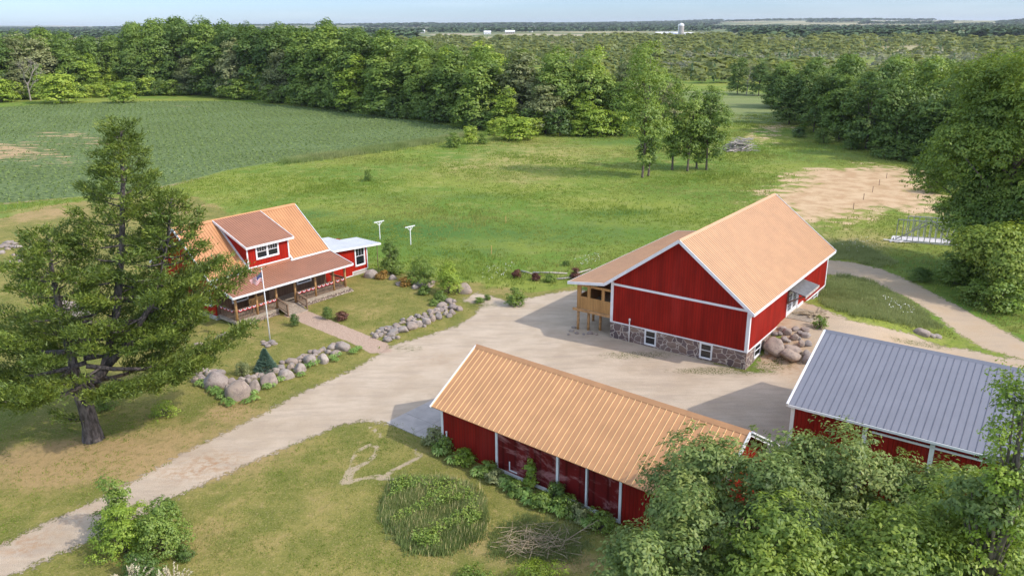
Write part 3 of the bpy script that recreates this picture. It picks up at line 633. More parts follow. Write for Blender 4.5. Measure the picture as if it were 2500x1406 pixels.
# enclosed porch on stilts
zf = 1.95; xw = -15.0
mb = MB()
def porch_wall(x0, x1, z1=4.1):
    return
op = [(-14.62, -14.0), (-13.72, -12.62), (-12.36, -11.74)]
zs = 3.05; zt = 3.92
xs = [xw]
mb.box(xw, -11.73, -0.02, 0.08, zf, zs)
prev = xw
for a_, b_ in op:
    mb.box(prev, a_, -0.02, 0.08, zs, 4.15); prev = b_
mb.box(-14.99, -11.75, -0.015, 0.075, zt+0.03, 4.14)
mb.box(xw-0.0, xw+0.1, 0.08, L, zf, zs); mb.box(xw, xw+0.1, 0.08, L, zt, 4.12)
for k in range(9): mb.box(xw-0.005, xw+0.105, 0.1+k*2.45, 0.3+k*2.45, zs, zt)
mb.build('porch_wall', M['cedar'], barn)
mb = MB(); mb.box(xw+0.1, -W-0.05, 0.1, L, zf-0.02, zf+0.03); mb.build('porch_floor', M['greywood'], barn)
mb = MB(); mb.box(-15.35, -11.75, -0.14, -0.03, 1.72, 1.94); mb.box(-15.12, -15.01, -0.03, L, 1.72, 1.94); mb.build('floor_beam', M['postwood'], barn)
for x, y in [(-14.9, 0.05), (-14.05, 0.35), (-13.2, 0.9), (-14.9, 2.6), (-13.2, 3.4), (-14.9, 5.2), (-14.9, 7.8), (-14.9, 10.4), (-14.9, 13.0), (-14.9, 15.6), (-14.9, 18.2)]:
    mb = MB(); mb.tube([(x, y, -0.3), (x+0.02, y, 1.73)], 0.12, 8); mb.build('post', M['postwood'], barn, smooth=True)
mb = MB(); mb.tube([(-9.88, -0.1, -0.1), (-9.88, -0.1, 1.85)], 0.05, 8); mb.tube([(-9.88, -0.1, 1.85), (-9.88, -0.1, 2.05)], 0.085, 8); mb.build('vent_pipe', M['pvc'], barn, smooth=True)
# wooden landing in front of the side door
mb = MB()
for k in range(13): mb.box(0.15+k*0.15, 0.15+k*0.15+0.135, 8.7, 11.6, 1.60, 1.65)
mb.box(0.15, 2.1, 8.65, 8.69, 1.42, 1.66)
tag(mb.build('landing', M['greywood'], None, loc=(BO[0], BO[1], 0), rot=(0, 0, -BA)), 'weathered grey wooden landing in front of the barn side door', 'landing')

# ------------------------------------------------------------------ long shed with the copper roof, nearest the camera
shed = thing('shed', 'long low red shed with ribbed copper roof, worn red panels facing the lawn', 'shed', (SO[0], SO[1], 0), SA)
SL = 17.47; SW = 7.73; HW = 3.863; EZ = 2.815; RZ = 5.472
def gz(y): return EZ+(RZ-EZ)*(y+0.4)/(HW+0.4) if y <= HW else EZ+(RZ-EZ)*(SW+0.4-y)/(HW+0.4)
gab = [(0, 0), (0, HW), (0, SW)]
for nm, x0 in (('gable_wall', 0.0), ('gable_wall', SL-0.12)):
    mb = MB(); mb.prism([(x0, 0, 0), (x0, 0, gz(0)-0.12), (x0, HW, gz(HW)-0.12), (x0, SW, gz(SW)-0.12), (x0, SW, 0)], (0.12, 0, 0)); mb.build(nm, M['red_shed'], shed)
for a_, b_ in ((0.12, 4.36), (12.98, SL-0.12)): mb = MB(); mb.box(a_, b_, 0.0, 0.12, 0, 2.98); mb.build('front_wall', M['red_shed'], shed)
mb = MB(); mb.box(0.12, SL-0.12, SW-0.12, SW, 0, 2.98); mb.build('back_wall', M['red_shed'], shed)
mb = MB(); mb.box(4.36, 12.98, 0.13, 0.2, 0.1, 2.95); mb.build('inner_wall', M['dark'], shed)
for x0, x1 in ((4.52, 5.28), (5.30, 6.46), (6.48, 7.86), (7.88, 8.70), (8.94, 10.66), (10.86, 12.80)):
    mb = MB(); mb.box(x0, x1, 0.03, 0.11, 0.24, 2.95); mb.build('door_panel', M['red_worn'], shed)
mb = MB(); mb.box(5.36, 5.43, 0.005, 0.03, 0.40, 0.95); mb.box(5.36, 5.95, 0.005, 0.03, 0.36, 0.43); mb.build('door_track', M['white'], shed)
for x in (4.44, 8.83, 10.76, 12.89):
    mb = MB(); wd = 0.075 if x != 10.76 else 0.05
    mb.box(x-wd, x+wd, -0.035, 0.12, 0.14, 2.93); mb.build('post', M['white'], shed)
mb = MB(); mb.box(-0.035, 0.14, -0.035, -0.002, 0, 2.9); mb.box(-0.035, -0.002, -0.002, 0.14, 0, 2.9); mb.build('corner_board', M['white'], shed)
mb = MB(); mb.box(SL-0.14, SL+0.035, -0.035, -0.002, 0, 2.9); mb.build('corner_board', M['white'], shed)
mb = MB(); mb.box(4.37, 12.97, -0.03, 0.115, 0.05, 0.235); mb.build('base_board', M['white'], shed)
og = 0.47
roof('roof', shed, M['copper_shed'], (-og, -0.40, EZ), (SL+og, -0.40, EZ), (SL+og, HW, RZ), (-og, HW, RZ), 0.385, 0.045, 0.026, ribmat=M['sun_tint_rib'])
roof('roof', shed, M['copper_shed'], (-og, SW+0.40, EZ), (SL+og, SW+0.40, EZ), (SL+og, HW, RZ), (-og, HW, RZ), 0.385, 0.045, 0.026, ribmat=M['sun_tint_rib'])
cap(shed, M['copper_shed'], (-og-0.02, HW, RZ+0.03), (SL+og+0.02, HW, RZ+0.03), 0.42)
for x in (-og-0.03, SL+og+0.03):
    board(shed, 'fascia', M['white'], [((x, -0.44, EZ-0.07), (x, HW, RZ-0.06)), ((x, HW, RZ-0.06), (x, SW+0.44, EZ-0.07))], 0.07, 0.26)
board(shed, 'fascia', M['white'], [((SL+og+0.12, HW, RZ+0.03), (SL+og+0.12, SW+0.46, EZ+0.02))], 0.12, 0.09)
mb = MB(); mb.tube([(0.46, -0.09, 0), (0.46, -0.09, 1.15)], 0.04, 8); mb.tube([(0.46, -0.09, 1.15), (0.46, -0.09, 1.3)], 0.06, 8); mb.build('pipe', M['pvc'], shed, smooth=True)
# slab by its left end
sb = MB()
for i in range(2):
    for j in range(3): sb.box(-5.15+i*2.55, -5.15+i*2.55+2.53, 0.0+j*1.72, j*1.72+1.70, -0.1, 0.045)
tag(link('concrete_slab', sb.mesh('concrete_slab', M['concrete']), None, (SO[0], SO[1], 0), (0, 0, SA)), kind='structure')

# ------------------------------------------------------------------ shed with the blue-grey roof
gs = thing('shed', 'red shed with a wide blue-grey ribbed metal roof at the right edge', 'shed', (GO[0], GO[1], 0), GA)
GL = 17.5; GW = 12.29; GH = 6.145; GE = 4.53; GR = 6.89
def ggz(y): return GE+(GR-GE)*(y+0.33)/(GH+0.33) if y <= GH else GE+(GR-GE)*(GW+0.33-y)/(GH+0.33)
for x0 in (0.0, GL-0.12):
    mb = MB(); mb.prism([(x0, 0, 0), (x0, 0, ggz(0)-0.12), (x0, GH, ggz(GH)-0.12), (x0, GW, ggz(GW)-0.12), (x0, GW, 0)], (0.12, 0, 0)); mb.build('gable_wall', M['red_shed'], gs)
mb = MB(); mb.box(0.12, GL-0.12, 0, 0.12, 0, GE-0.12); mb.build('front_wall', M['red_shed'], gs)
mb = MB(); mb.box(0.12, GL-0.12, GW-0.12, GW, 0, GE-0.12); mb.build('back_wall', M['red_shed'], gs)
roof('roof', gs, M['grey_roof'], (-0.12, -0.33, GE), (GL+0.3, -0.33, GE), (GL+0.3, GH, GR), (-0.12, GH, GR), 0.36, 0.04, 0.028, ribmat=M['grey_rib'])
roof('roof', gs, M['grey_roof'], (-0.12, GW+0.33, GE), (GL+0.3, GW+0.33, GE), (GL+0.3, GH, GR), (-0.12, GH, GR), 0.36, 0.04, 0.028, ribmat=M['grey_rib'])
cap(gs, M['grey_roof'], (-0.14, GH, GR+0.03), (GL+0.32, GH, GR+0.03), 0.5)
for x in (-0.18, GL+0.34):
    board(gs, 'fascia', M['white'], [((x, -0.38, GE-0.06), (x, GH, GR-0.04)), ((x, GH, GR-0.04), (x, GW+0.38, GE-0.06))], 0.12, 0.24)
board(gs, 'eave_board', M['white'], [((-0.12, -0.36, GE-0.09), (GL+0.3, -0.36, GE-0.09))], 0.05, 0.14)
board(gs, 'door_rail', M['white'], [((4.3, -0.06, 4.02), (GL, -0.06, 4.02))], 0.08, 0.1)
mb = MB(); mb.box(-0.035, 0.17, -0.035, -0.002, 0, 4.3); mb.box(-0.035, -0.002, 0, 0.17, 0, 4.3); mb.build('corner_board', M['white'], gs)
for x in (3.97, 7.27, 10.6, 13.9):
    mb = MB(); mb.box(x-0.11, x+0.11, -0.10, -0.002, 0, 4.2); mb.build('post', M['white'], gs)

# ------------------------------------------------------------------ farmhouse
hs = thing('farmhouse', 'red farmhouse with an orange copper roof, dormer and long railed front porch', 'house', (HO[0], HO[1], 0), HA)
LP = 13.18; VR = 8.57; ZR = 7.76; VT = 3.46; ZT = 3.75; MZ = (ZR-ZT)/(VR-VT); VB = 2*VR-VT
def hz(v): return ZR-(abs(v-VR))*MZ
x0, x1 = 0.45, LP-0.35
# main body
for x in (x0, x1-0.12):
    mb = MB(); mb.prism([(x, VT+0.3, 0.4), (x, VT+0.3, hz(VT+0.3)-0.1), (x, VR, hz(VR)-0.1), (x, VB-0.3, hz(VB-0.3)-0.1), (x, VB-0.3, 0.4)], (0.12, 0, 0)); mb.build('gable_wall', M['red_house'], hs)
mb = MB(); mb.box(x0+0.12, x1-0.12, VT+0.3, VT+0.42, 0.4, 3.7); mb.build('front_wall', M['brownwall'], hs)
mb = MB(); mb.box(x0+0.12, x1-0.12, VB-0.42, VB-0.3, 0.4, 3.7); mb.build('back_wall', M['red_house'], hs)
mb = MB(); mb.box(x0-0.03, x1+0.03, VT+0.28, VB-0.28, -0.3, 0.39); mb.build('foundation', M['concrete'], hs)
uL, uR, vE, zE = 3.91, 9.03, 3.40, 6.0    # dormer roof eave
# main roof with a notch where the dormer stands: three sheets
roof('roof', hs, M['copper_house'], (0, VT, ZT), (uL+0.22, VT, ZT), (uL+0.22, VR, ZR), (0, VR, ZR), 0.3, 0.04, 0.028, ribmat=M['house_rib'])
roof('roof', hs, M['copper_house'], (uR-0.30, VT, ZT), (LP, VT, ZT), (LP, VR, ZR), (uR-0.30, VR, ZR), 0.3, 0.04, 0.028, ribmat=M['house_rib'])
roof('roof', hs, M['copper_house'], (0, VB, ZT), (LP, VB, ZT), (LP, VR, ZR), (0, VR, ZR), 0.3, 0.04, 0.028, ribmat=M['house_rib'])
cap(hs, M['copper_house'], (-0.02, VR, ZR+0.03), (LP+0.02, VR, ZR+0.03), 0.4)
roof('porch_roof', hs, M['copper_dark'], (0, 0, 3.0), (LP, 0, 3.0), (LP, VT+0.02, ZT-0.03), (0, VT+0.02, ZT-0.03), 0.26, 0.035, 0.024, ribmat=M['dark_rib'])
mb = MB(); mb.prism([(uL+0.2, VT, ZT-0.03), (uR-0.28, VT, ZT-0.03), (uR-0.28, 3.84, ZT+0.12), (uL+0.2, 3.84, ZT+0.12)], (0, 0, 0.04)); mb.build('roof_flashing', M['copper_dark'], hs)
for a_, b_ in ((0, uL+0.35), (uR-0.45, LP)): board(hs, 'flashing_trim', M['white'], [((a_, VT+0.02, ZT+0.03), (b_, VT+0.02, ZT+0.03))], 0.20, 0.05, (0, -0.4, 1))
for x in (-0.03, LP+0.03):
    board(hs, 'fascia', M['white'], [((x, -0.02, 2.93), (x, VT, ZT-0.07)), ((x, VT, ZT-0.03), (x, VR, ZR-0.06)), ((x, VR, ZR-0.06), (x, VB, ZT-0.06))], 0.06, 0.2)
board(hs, 'eave_board', M['white'], [((0, -0.03, 2.92), (LP, -0.03, 2.92))], 0.05, 0.18)
board(hs, 'eave_board', M['white'], [((0, VB+0.03, ZT-0.08), (LP, VB+0.03, ZT-0.08))], 0.05, 0.18)
# dormer
sd = (ZR+0.02-zE)/(VR-vE)
def dz(v): return zE+(v-vE)*sd
dv = 3.80
mb = MB(); mb.box(uL+0.25, uR-0.33, dv, dv+0.12, ZT+0.1, dz(dv)-0.12); mb.build('dormer_wall', M['red_house'], hs)
for x in (uL+0.25, uR-0.45):
    mb = MB(); mb.prism([(x, dv+0.12, hz(dv+0.12)-0.05), (x, dv+0.12, dz(dv+0.12)-0.12), (x, VR-0.35, dz(VR-0.35)-0.12), (x, VR-0.35, hz(VR-0.35)-0.1)], (0.12, 0, 0)); mb.build('dormer_wall', M['red_house'], hs)
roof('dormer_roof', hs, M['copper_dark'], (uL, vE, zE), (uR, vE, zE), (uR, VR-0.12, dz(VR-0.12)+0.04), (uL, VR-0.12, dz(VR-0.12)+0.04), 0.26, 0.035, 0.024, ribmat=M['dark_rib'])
for x in (uL-0.03, uR+0.03):
    board(hs, 'dormer_fascia', M['white'], [((x, vE-0.02, zE-0.07), (x, VR-0.1, dz(VR-0.1)-0.03))], 0.06, 0.2)
board(hs, 'dormer_fascia', M['white'], [((uL-0.06, vE-0.03, zE-0.09), (uR+0.06, vE-0.03, zE-0.09))], 0.05, 0.2)
mb = MB(); mb.prism([(uL, vE, zE-0.17), (uR, vE, zE-0.17), (uR, dv, dz(dv)-0.15), (uL, dv, dz(dv)-0.15)], (0, 0, 0.02)); mb.build('soffit', M['white'], hs)
mb = MB()
for a_, b_ in ((uL+0.22, uL+0.36), (uR-0.44, uR-0.30)): mb.box(a_, b_, dv-0.03, dv-0.002, ZT+0.1, dz(dv)-0.13)
mb.box(uL+0.36, uR-0.44, dv-0.035, dv-0.002, ZT+0.12, ZT+0.24)
mb.beam((uL+0.18, VT, ZT+0.08), (uL+0.18, VR-0.5, hz(VR-0.5)+0.08), 0.14, 0.1); mb.beam((uR-0.26, VT, ZT+0.08), (uR-0.26, VR-0.5, hz(VR-0.5)+0.08), 0.14, 0.1)
mb.build('dormer_trim', M['white'], hs)
window(hs, (5.20, dv, 4.66), (1, 0, 0), (0, -1, 0), 2.24, 1.06, 0.13, grid=3, double=True)
# left gable windows
window(hs, (x0, 5.2, 1.3), (0, -1, 0), (-1, 0, 0), 0.9, 1.3, 0.12); window(hs, (x0, 10.2, 1.3), (0, -1, 0), (-1, 0, 0), 0.9, 1.3, 0.12)
# porch: deck, stone skirt, posts, railings
DZ = 0.46; DV = 0.95
mb = MB()
for k in range(19):
    v0 = DV+k*0.148
    if v0 < VT+0.3: mb.box(0.6, LP-0.0, v0, v0+0.14, DZ-0.05, DZ)
mb.build('porch_deck', M['greywood'], hs)
mb = MB(); mb.box(0.58, 4.95, DV-0.06, DV-0.01, DZ-0.25, DZ-0.02); mb.box(7.1, LP+0.02, DV-0.06, DV-0.01, DZ-0.25, DZ-0.02); mb.box(0.55, 0.59, DV-0.02, VT, DZ-0.25, DZ-0.02); mb.build('deck_rim', M['greywood'], hs)
def skirt(u0, u1, nm='stone_skirt'):
    nu = int((u1-u0)/0.13)+1; Vv = []; Ff = []
    rows = [(-0.42, -0.05), (-0.30, 0.06), (-0.16, 0.14), (-0.04, 0.21), (0.12, 0.22)]
    for i in range(nu+1):
        u = u0+(u1-u0)*i/nu
        for j, (dv_, z) in enumerate(rows):
            jj = 0.045*mnoise.noise(Vector((u*6, j*2.1, 3))); Vv.append((u, DV+dv_+jj*1.5, z+jj))
    for i in range(nu):
        for j in range(4): a_ = i*5+j; Ff.append((a_, a_+5, a_+6, a_+1))
    return link(nm, fast_mesh(nm, Vv, np.array(Ff), M['pebble'], True), hs)
skirt(0.5, 4.9); skirt(7.1, LP+0.35)
for u in (12.97, 11.55, 9.38, 7.06, 5.0, 2.93, 0.85):
    mb = MB(); v = 1.12
    mb.tube([(u, v, DZ), (u+0.01, v, 1.6), (u, v, 2.86)], [0.125, 0.115, 0.12], 9)
    for s_ in (-1, 1):
        if 0.2 < u+s_*0.5 < LP: mb.tube([(u, v, 2.35), (u+s_*0.28, v, 2.6), (u+s_*0.5, v, 2.84)], [0.05, 0.05, 0.05], 6)
    mb.build('porch_post', M['postwood'], hs, smooth=True)
mb = MB(); mb.beam((0.4, 1.12, 2.93), (LP-0.1, 1.12, 2.93), 0.14, 0.16); mb.build('porch_beam', M['postwood'], hs)
def railing(p, q, drop=0.0, nm='railing'):
    p = Vector(p); q = Vector(q); mb = MB(); Lr = (q-p).length
    mb.beam(p+Vector((0, 0, 0.95)), q+Vector((0, 0, 0.95)), 0.11, 0.04); mb.beam(p+Vector((0, 0, 0.86)), q+Vector((0, 0, 0.86)), 0.04, 0.07); mb.beam(p+Vector((0, 0, 0.10)), q+Vector((0, 0, 0.10)), 0.05, 0.07)
    n = int(Lr/0.15)
    for i in range(1, n): a_ = p.lerp(q, i/n); mb.box(a_.x-0.02, a_.x+0.02, a_.y-0.02, a_.y+0.02, a_.z+0.12, a_.z+0.85)
    return mb.build(nm, M['railwood'], hs)
R = [(7.2, 9.27), (9.5, 11.43), (11.67, 12.86), (3.05, 4.9), (0.95, 2.8)]
for a_, b_ in R: railing((a_, 1.1, DZ), (b_, 1.1, DZ))
railing((0.72, 1.1, DZ), (0.72, 3.5, DZ)); railing((13.0, 1.1, DZ), (13.0, 3.5, DZ))
# ramp steps with rails
mb = MB()
for k in range(9): mb.box(5.05, 7.1, DV-0.02-0.155*(k+1), DV-0.02-0.155*k-0.012, DZ-0.06-0.045*k, DZ-0.01-0.045*k)
mb.box(5.05, 7.1, -0.62, -0.46, -0.05, 0.09)
mb.build('ramp', M['greywood'], hs)
mb = MB()
for u in (5.02, 7.13):
    mb.box(u-0.05, u+0.05, 0.95, 1.05, 0.2, 1.5); mb.box(u-0.05, u+0.05, -0.5, -0.4, -0.05, 1.12)
    mb.beam((u, 1.0, 1.42), (u, -0.52, 1.10), 0.13, 0.05); mb.beam((u, 1.0, 0.62), (u, -0.45, 0.28), 0.04, 0.08)
    for k in range(1, 9): t_ = k/9; mb.box(u-0.02, u+0.02, 0.98-1.43*t_, 1.02-1.43*t_, 0.62-0.34*t_, 1.4-0.3*t_)
mb.build('ramp_rail', M['railwood'], hs)
mb = MB(); mb.box(6.0, 6.95, VT+0.25, VT+0.3, DZ, 2.6); mb.build('door', M['railwood'], hs)
window(hs, (2.2, VT+0.3, 1.2), (1, 0, 0), (0, -1, 0), 1.5, 1.2, 0.1); window(hs, (9.3, VT+0.3, 1.2), (1, 0, 0), (0, -1, 0), 1.5, 1.2, 0.1)
# right wing
wv = 4.4; wx = 18.75
mb = MB(); mb.box(x1-0.1, 16.7, wv, wv+0.12, 0.12, 3.05); mb.box(16.7, wx, wv, wv+0.12, 0.5, 2.93); mb.box(wx-0.12, wx, wv+0.12, 9.2, 0.5, 2.9); mb.box(x1, wx-0.12, 9.08, 9.2, 0.3, 2.9); mb.build('wing_wall', M['red_house'], hs)
mb = MB(); mb.box(x1+0.1, wx-0.05, wv+0.06, 9.1, -0.2, 0.49); mb.build('wing_foundation', M['concrete'], hs)
mb = MB(); mb.box(wx-0.1, wx+0.03, wv-0.035, wv-0.002, 0.5, 2.9); mb.box(16.62, wx+0.03, wv-0.03, wv-0.003, 0.42, 0.5); mb.box(16.62, 16.7, wv-0.03, wv-0.003, 0.12, 0.42); mb.box(LP+0.1, 16.62, wv-0.03, wv-0.003, 0.06, 0.14); mb.build('wing_trim', M['white'], hs)
window(hs, (17.18, wv, 1.08), (1, 0, 0), (0, -1, 0), 1.12, 1.75, 0.13, grid=2)
roof('wing_roof', hs, M['galv_roof'], (20.3, wv-0.45, 2.92), (20.3, 7.8, 2.92), (LP-0.35, 7.8, 3.5), (LP-0.35, wv-0.45, 3.5), 0.3, 0.12, 0.05)
roof('wing_roof', hs, M['galv_roof'], (17.9, 7.8, 3.12), (17.9, 9.6, 3.12), (LP-0.35, 9.6, 3.5), (LP-0.35, 7.8, 3.5), 0.3, 0.12, 0.05)
board(hs, 'wing_fascia', M['white'], [((LP+0.1, wv-0.48, 3.38), (20.32, wv-0.48, 2.83))], 0.05, 0.18)
board(hs, 'wing_fascia', M['white'], [((20.34, wv-0.48, 2.84), (20.34, 7.8, 2.84))], 0.05, 0.12)
mb = MB(); mb.tube([(20.0, wv-0.2, 0), (20.0, wv-0.2, 2.85)], 0.04, 6); mb.build('wing_post', M['railwood'], hs)
# porch gable bracket and the lamp-like white vent under the porch corner
HSM = Matrix.Translation((HO[0], HO[1], 0)) @ Matrix.Rotation(HA, 4, 'Z')
def hw(u, v, z): return HSM @ Vector((u, v, z))
# bunting along the rails
def bunting_mesh():
    mb = MB(); n = 12
    for r0, r1, m in ((0.0, 0.09, 2), (0.09, 0.16, 1), (0.16, 0.25, 0)):
        for i in range(n):
            a0 = PI+PI*i/n; a1 = PI+PI*(i+1)/n
            f0 = 0.012*(1 if i % 2 else -1); f1 = -f0
            q = []
            for r, a_, f in ((r0, a0, f0), (r1, a0, f0), (r1, a1, f1), (r0, a1, f1)): q.append((r*math.cos(a_), -0.07+f*(r/0.25), 0.96+r*0.85*math.sin(a_)))
            mb.prism([Vector(v) for v in q] if r0 > 0 else [Vector(q[1]), Vector(q[2]), Vector(q[0])], (0, 0.006, 0), m)
    return mb.mesh('bunting', [M['red_cloth'], M['white_cloth'], M['blue_cloth']])
bme = bunting_mesh(); bi = 0
for (a_, b_), side in zip(R, ['right of the ramp, left bay', 'right of the ramp, middle bay', 'right of the ramp, end bay', 'left of the ramp', 'left of the ramp, farthest bay']):
    n = int(round((b_-a_)/0.5))
    for i in range(n):
        u = a_+(b_-a_)*(i+0.5)/n
        o = link('bunting', bme, None, hw(u, 1.03, DZ), (0, 0, HA)); tag(o, 'red, white and blue half-round bunting on the porch rail '+side, 'bunting', 'bunting fans hung along the porch rail '+side)
for i in range(4):
    o = link('bunting', bme, None, hw(0.65, 1.4+i*0.55, DZ), (0, 0, HA-PI/2)); tag(o, 'red, white and blue half-round bunting on the porch side rail by the pine', 'bunting', 'bunting fans hung on the side rail')
# bench
bn = thing('bench', 'pale slatted wooden bench on the porch left of the ramp', 'bench', hw(3.75, 2.1, DZ), HA)
mb = MB()
for k in range(5): mb.box(-0.75, 0.75, -0.3+k*0.12, -0.2+k*0.12, 0.42, 0.45)
mb.build('seat', M['benchwood'], bn)
mb = MB(); mb.box(-0.78, 0.78, 0.28, 0.33, 0.98, 1.12); mb.box(-0.78, 0.78, 0.28, 0.33, 0.5, 0.58)
for k in range(11): mb.box(-0.74+k*0.144, -0.66+k*0.144, 0.29, 0.32, 0.58, 0.98)
mb.build('backrest', M['benchwood'], bn)
for sx in (-0.74, 0.74):
    for sy in (-0.27, 0.3): mb = MB(); mb.box(sx-0.035, sx+0.035, sy-0.035, sy+0.035, 0, 0.66 if sy < 0 else 1.05); mb.build('leg', M['benchwood'], bn)
    mb = MB(); mb.box(sx-0.05, sx+0.05, -0.32, 0.3, 0.66, 0.70); mb.build('armrest', M['benchwood'], bn)

# flagpole and flag
fp = G(660, 833)
pole = thing('flagpole', 'tall white flagpole standing in a ring of stones on the front lawn', 'flagpole', fp)
mb = MB(); top = Vector((-0.09, 0.0, 6.25)); mb.tube([(0, 0, -0.1), top*0.5, top], [0.06, 0.048, 0.032], 8); mb.build('pole', M['white'], pole, smooth=True)
mb = MB(); mb.tube([top, top+Vector((0, 0, 0.05)), top+Vector((0, 0, 0.12)), top+Vector((0, 0, 0.16))], [0.03, 0.07, 0.06, 0.01], 10); mb.build('finial', M['white'], pole, smooth=True)
def flag_mesh():
    nu, nv = 26, 13; Vv = []; Ff = []; Mi = []
    def pt(u, v, off=0.0):   # u 0 hoist..1 fly, v 0 bottom..1 top
        hgt_ = 0.92*(1-0.52*u); ztop = 0.46-0.62*u**0.9
        z = ztop-hgt_*(1-v)*(1-0.15*math.sin(u*9)); x = -1.02*u+0.16*(1-v)*u; y = 0.11*math.sin(u*8+v*2.0)*u**0.5
        return Vector((x, y+off, z))
    for i in range(nu+1):
        for j in range(nv+1): Vv.append(pt(i/nu, j/nv))
    for i in range(nu):
        for j in range(nv):
            a_ = i*(nv+1)+j; Ff.append((a_, a_+nv+1, a_+nv+2, a_+1)); Mi.append(2 if (i < nu*0.4 and j >= 6) else (0 if j % 2 == 0 else 1))
    me0 = MB(); me0.v = Vv; me0.f = Ff; me0.m = Mi
    for sgn in (-1, 1):
        for r in range(9):
            for c in range(6 if r % 2 == 0 else 5):
                u = (0.035+c*0.066+(0.033 if r % 2 else 0)); v = 0.50+r*0.053; ctr = pt(u, v, sgn*0.008); pts = []
                for k in range(10): rr = 0.010 if k % 2 == 0 else 0.005; an = PI/2+k*PI/5; pts.append(ctr+Vector((rr*math.cos(an), 0, rr*math.sin(an))))
                b_ = len(me0.v); me0.v += pts; me0.f.append(tuple(range(b_, b_+10))); me0.m.append(1)
    return me0.mesh('flag', [M['red_cloth'], M['white_cloth'], M['blue_cloth']], True)
fl = link('flag', flag_mesh(), None, fp+Vector((-0.12, 0, 5.6)), (0, 0, 0.25)); tag(fl, 'drooping American flag with red and white stripes on the white pole', 'flag')

# clothesline posts
for px, py, lab in ((928, 585, 'white T-shaped clothesline post behind the house wing, farther left'), (1003, 598, 'white T-shaped clothesline post behind the garden shrubs, nearer the meadow')):
    g = G(px, py); o = thing('clothesline_post', lab, 'post', g, 0.78, 'clothesline posts in the meadow')
    mb = MB(); mb.beam((0, 0, -0.1), (0, 0, 2.2), 0.08, 0.08); mb.build('post', M['white'], o)
    mb = MB(); mb.beam((-0.72, 0, 2.25), (0.72, 0, 2.25), 0.1, 0.1); mb.build('crossbar', M['white'], o)
    for s_ in (-1, 1): mb = MB(); mb.beam((0, 0, 1.75), (s_*0.45, 0, 2.21), 0.05, 0.05); mb.build('brace', M['white'], o)

# ------------------------------------------------------------------ foliage builders
def unit(a): return a/np.maximum(np.linalg.norm(a, axis=-1, keepdims=True), 1e-9)
def rdir(n, r): return unit(r.normal(size=(n, 3)))
def leaves(cent, nrm, size, r, aspect=0.55, drop=0.0):
    """one bent rhombus leaf (4 verts) per centre, facing nrm."""
    n = len(cent); a = unit(np.cross(nrm, rdir(n, r))); b = np.cross(nrm, a)
    s = (size*r.uniform(0.65, 1.25, n))[:, None]
    p0 = cent-a*s*0.5; p2 = cent+a*s*0.5-nrm*s*0.12
    p1 = cent-b*s*aspect*0.5+nrm*s*0.06; p3 = cent+b*s*aspect*0.5+nrm*s*0.06
    V = np.stack([p0, p1, p2, p3], 1).reshape(-1, 3)
    return V, np.arange(4*n).reshape(n, 4)
def clumps(centres, radii, per, size, r, up=0.35, jit=0.6, flat=0.75, out=None, aspect=0.6):
    """leaf shells round clump centres"""
    n = len(centres); d = rdir(n*per, r); d[:, 2] = np.where(d[:, 2] < -0.3, -d[:, 2]*0.6, d[:, 2])
    d = unit(d); rr = r.uniform(0.55, 1.05, n*per)[:, None]
    c = np.repeat(centres, per, 0); R = np.repeat(radii, per)[:, None]
    p = c+d*rr*R*np.array([1, 1, flat])
    nm = d*0.55+np.array([0, 0, up*0.8])+r.normal(size=d.shape)*jit*0.42
    if out is not None: nm += np.repeat(out, per, 0)*0.75
    return leaves(p, unit(nm), size, r, aspect)
def tube_np(pts, rad, n=6):
    mb = MB(); mb.tube(pts, rad, n, cap=False); return mb
def crown_points(r, n, H, R, base, lobes=9, shape='round', skirt=False, seed0=0.0):
    """clump centres on big lobes; returns centres, radii, outward"""
    lo = []
    hc = (H+base)/2; hv = (H-base)/2
    for i in range(lobes):
        for _ in range(40):
            p = r.normal(size=3); p /= np.linalg.norm(p); p *= r.uniform(0.35, 0.78)
            if p[2] > -0.8: break
        taper = 1.0
        if shape == 'cone': taper = 1.0-0.55*(p[2]+1)/2
        if shape == 'vase': taper = 0.6+0.5*(p[2]+1)/2
        lo.append((p[0]*R*taper, p[1]*R*taper, hc+p[2]*hv, r.uniform(0.30, 0.48)))
    lo.append((0, 0, H-min(R, hv)*0.42, 0.42))
    if skirt:
        for k in range(6): a_ = k*1.05+seed0; lo.append((R*0.62*math.cos(a_), R*0.62*math.sin(a_), base+hv*0.30+0.1*hv*(k % 2), 0.40))
    lo = np.array(lo)
    k = r.integers(0, len(lo), n); d = rdir(n, r); d[:, 2] = np.abs(d[:, 2])*np.where(r.random(n) < 0.75, 1, -1); d = unit(d)
    L_ = lo[k]; c = L_[:, :3]+d*(L_[:, 3]*r.uniform(0.6, 1.0, n))[:, None]*np.array([R, R, min(R, hv)])
    out = unit(d+0.45*unit(c-np.array([0, 0, hc-hv*0.3])))
    return c, out, lo
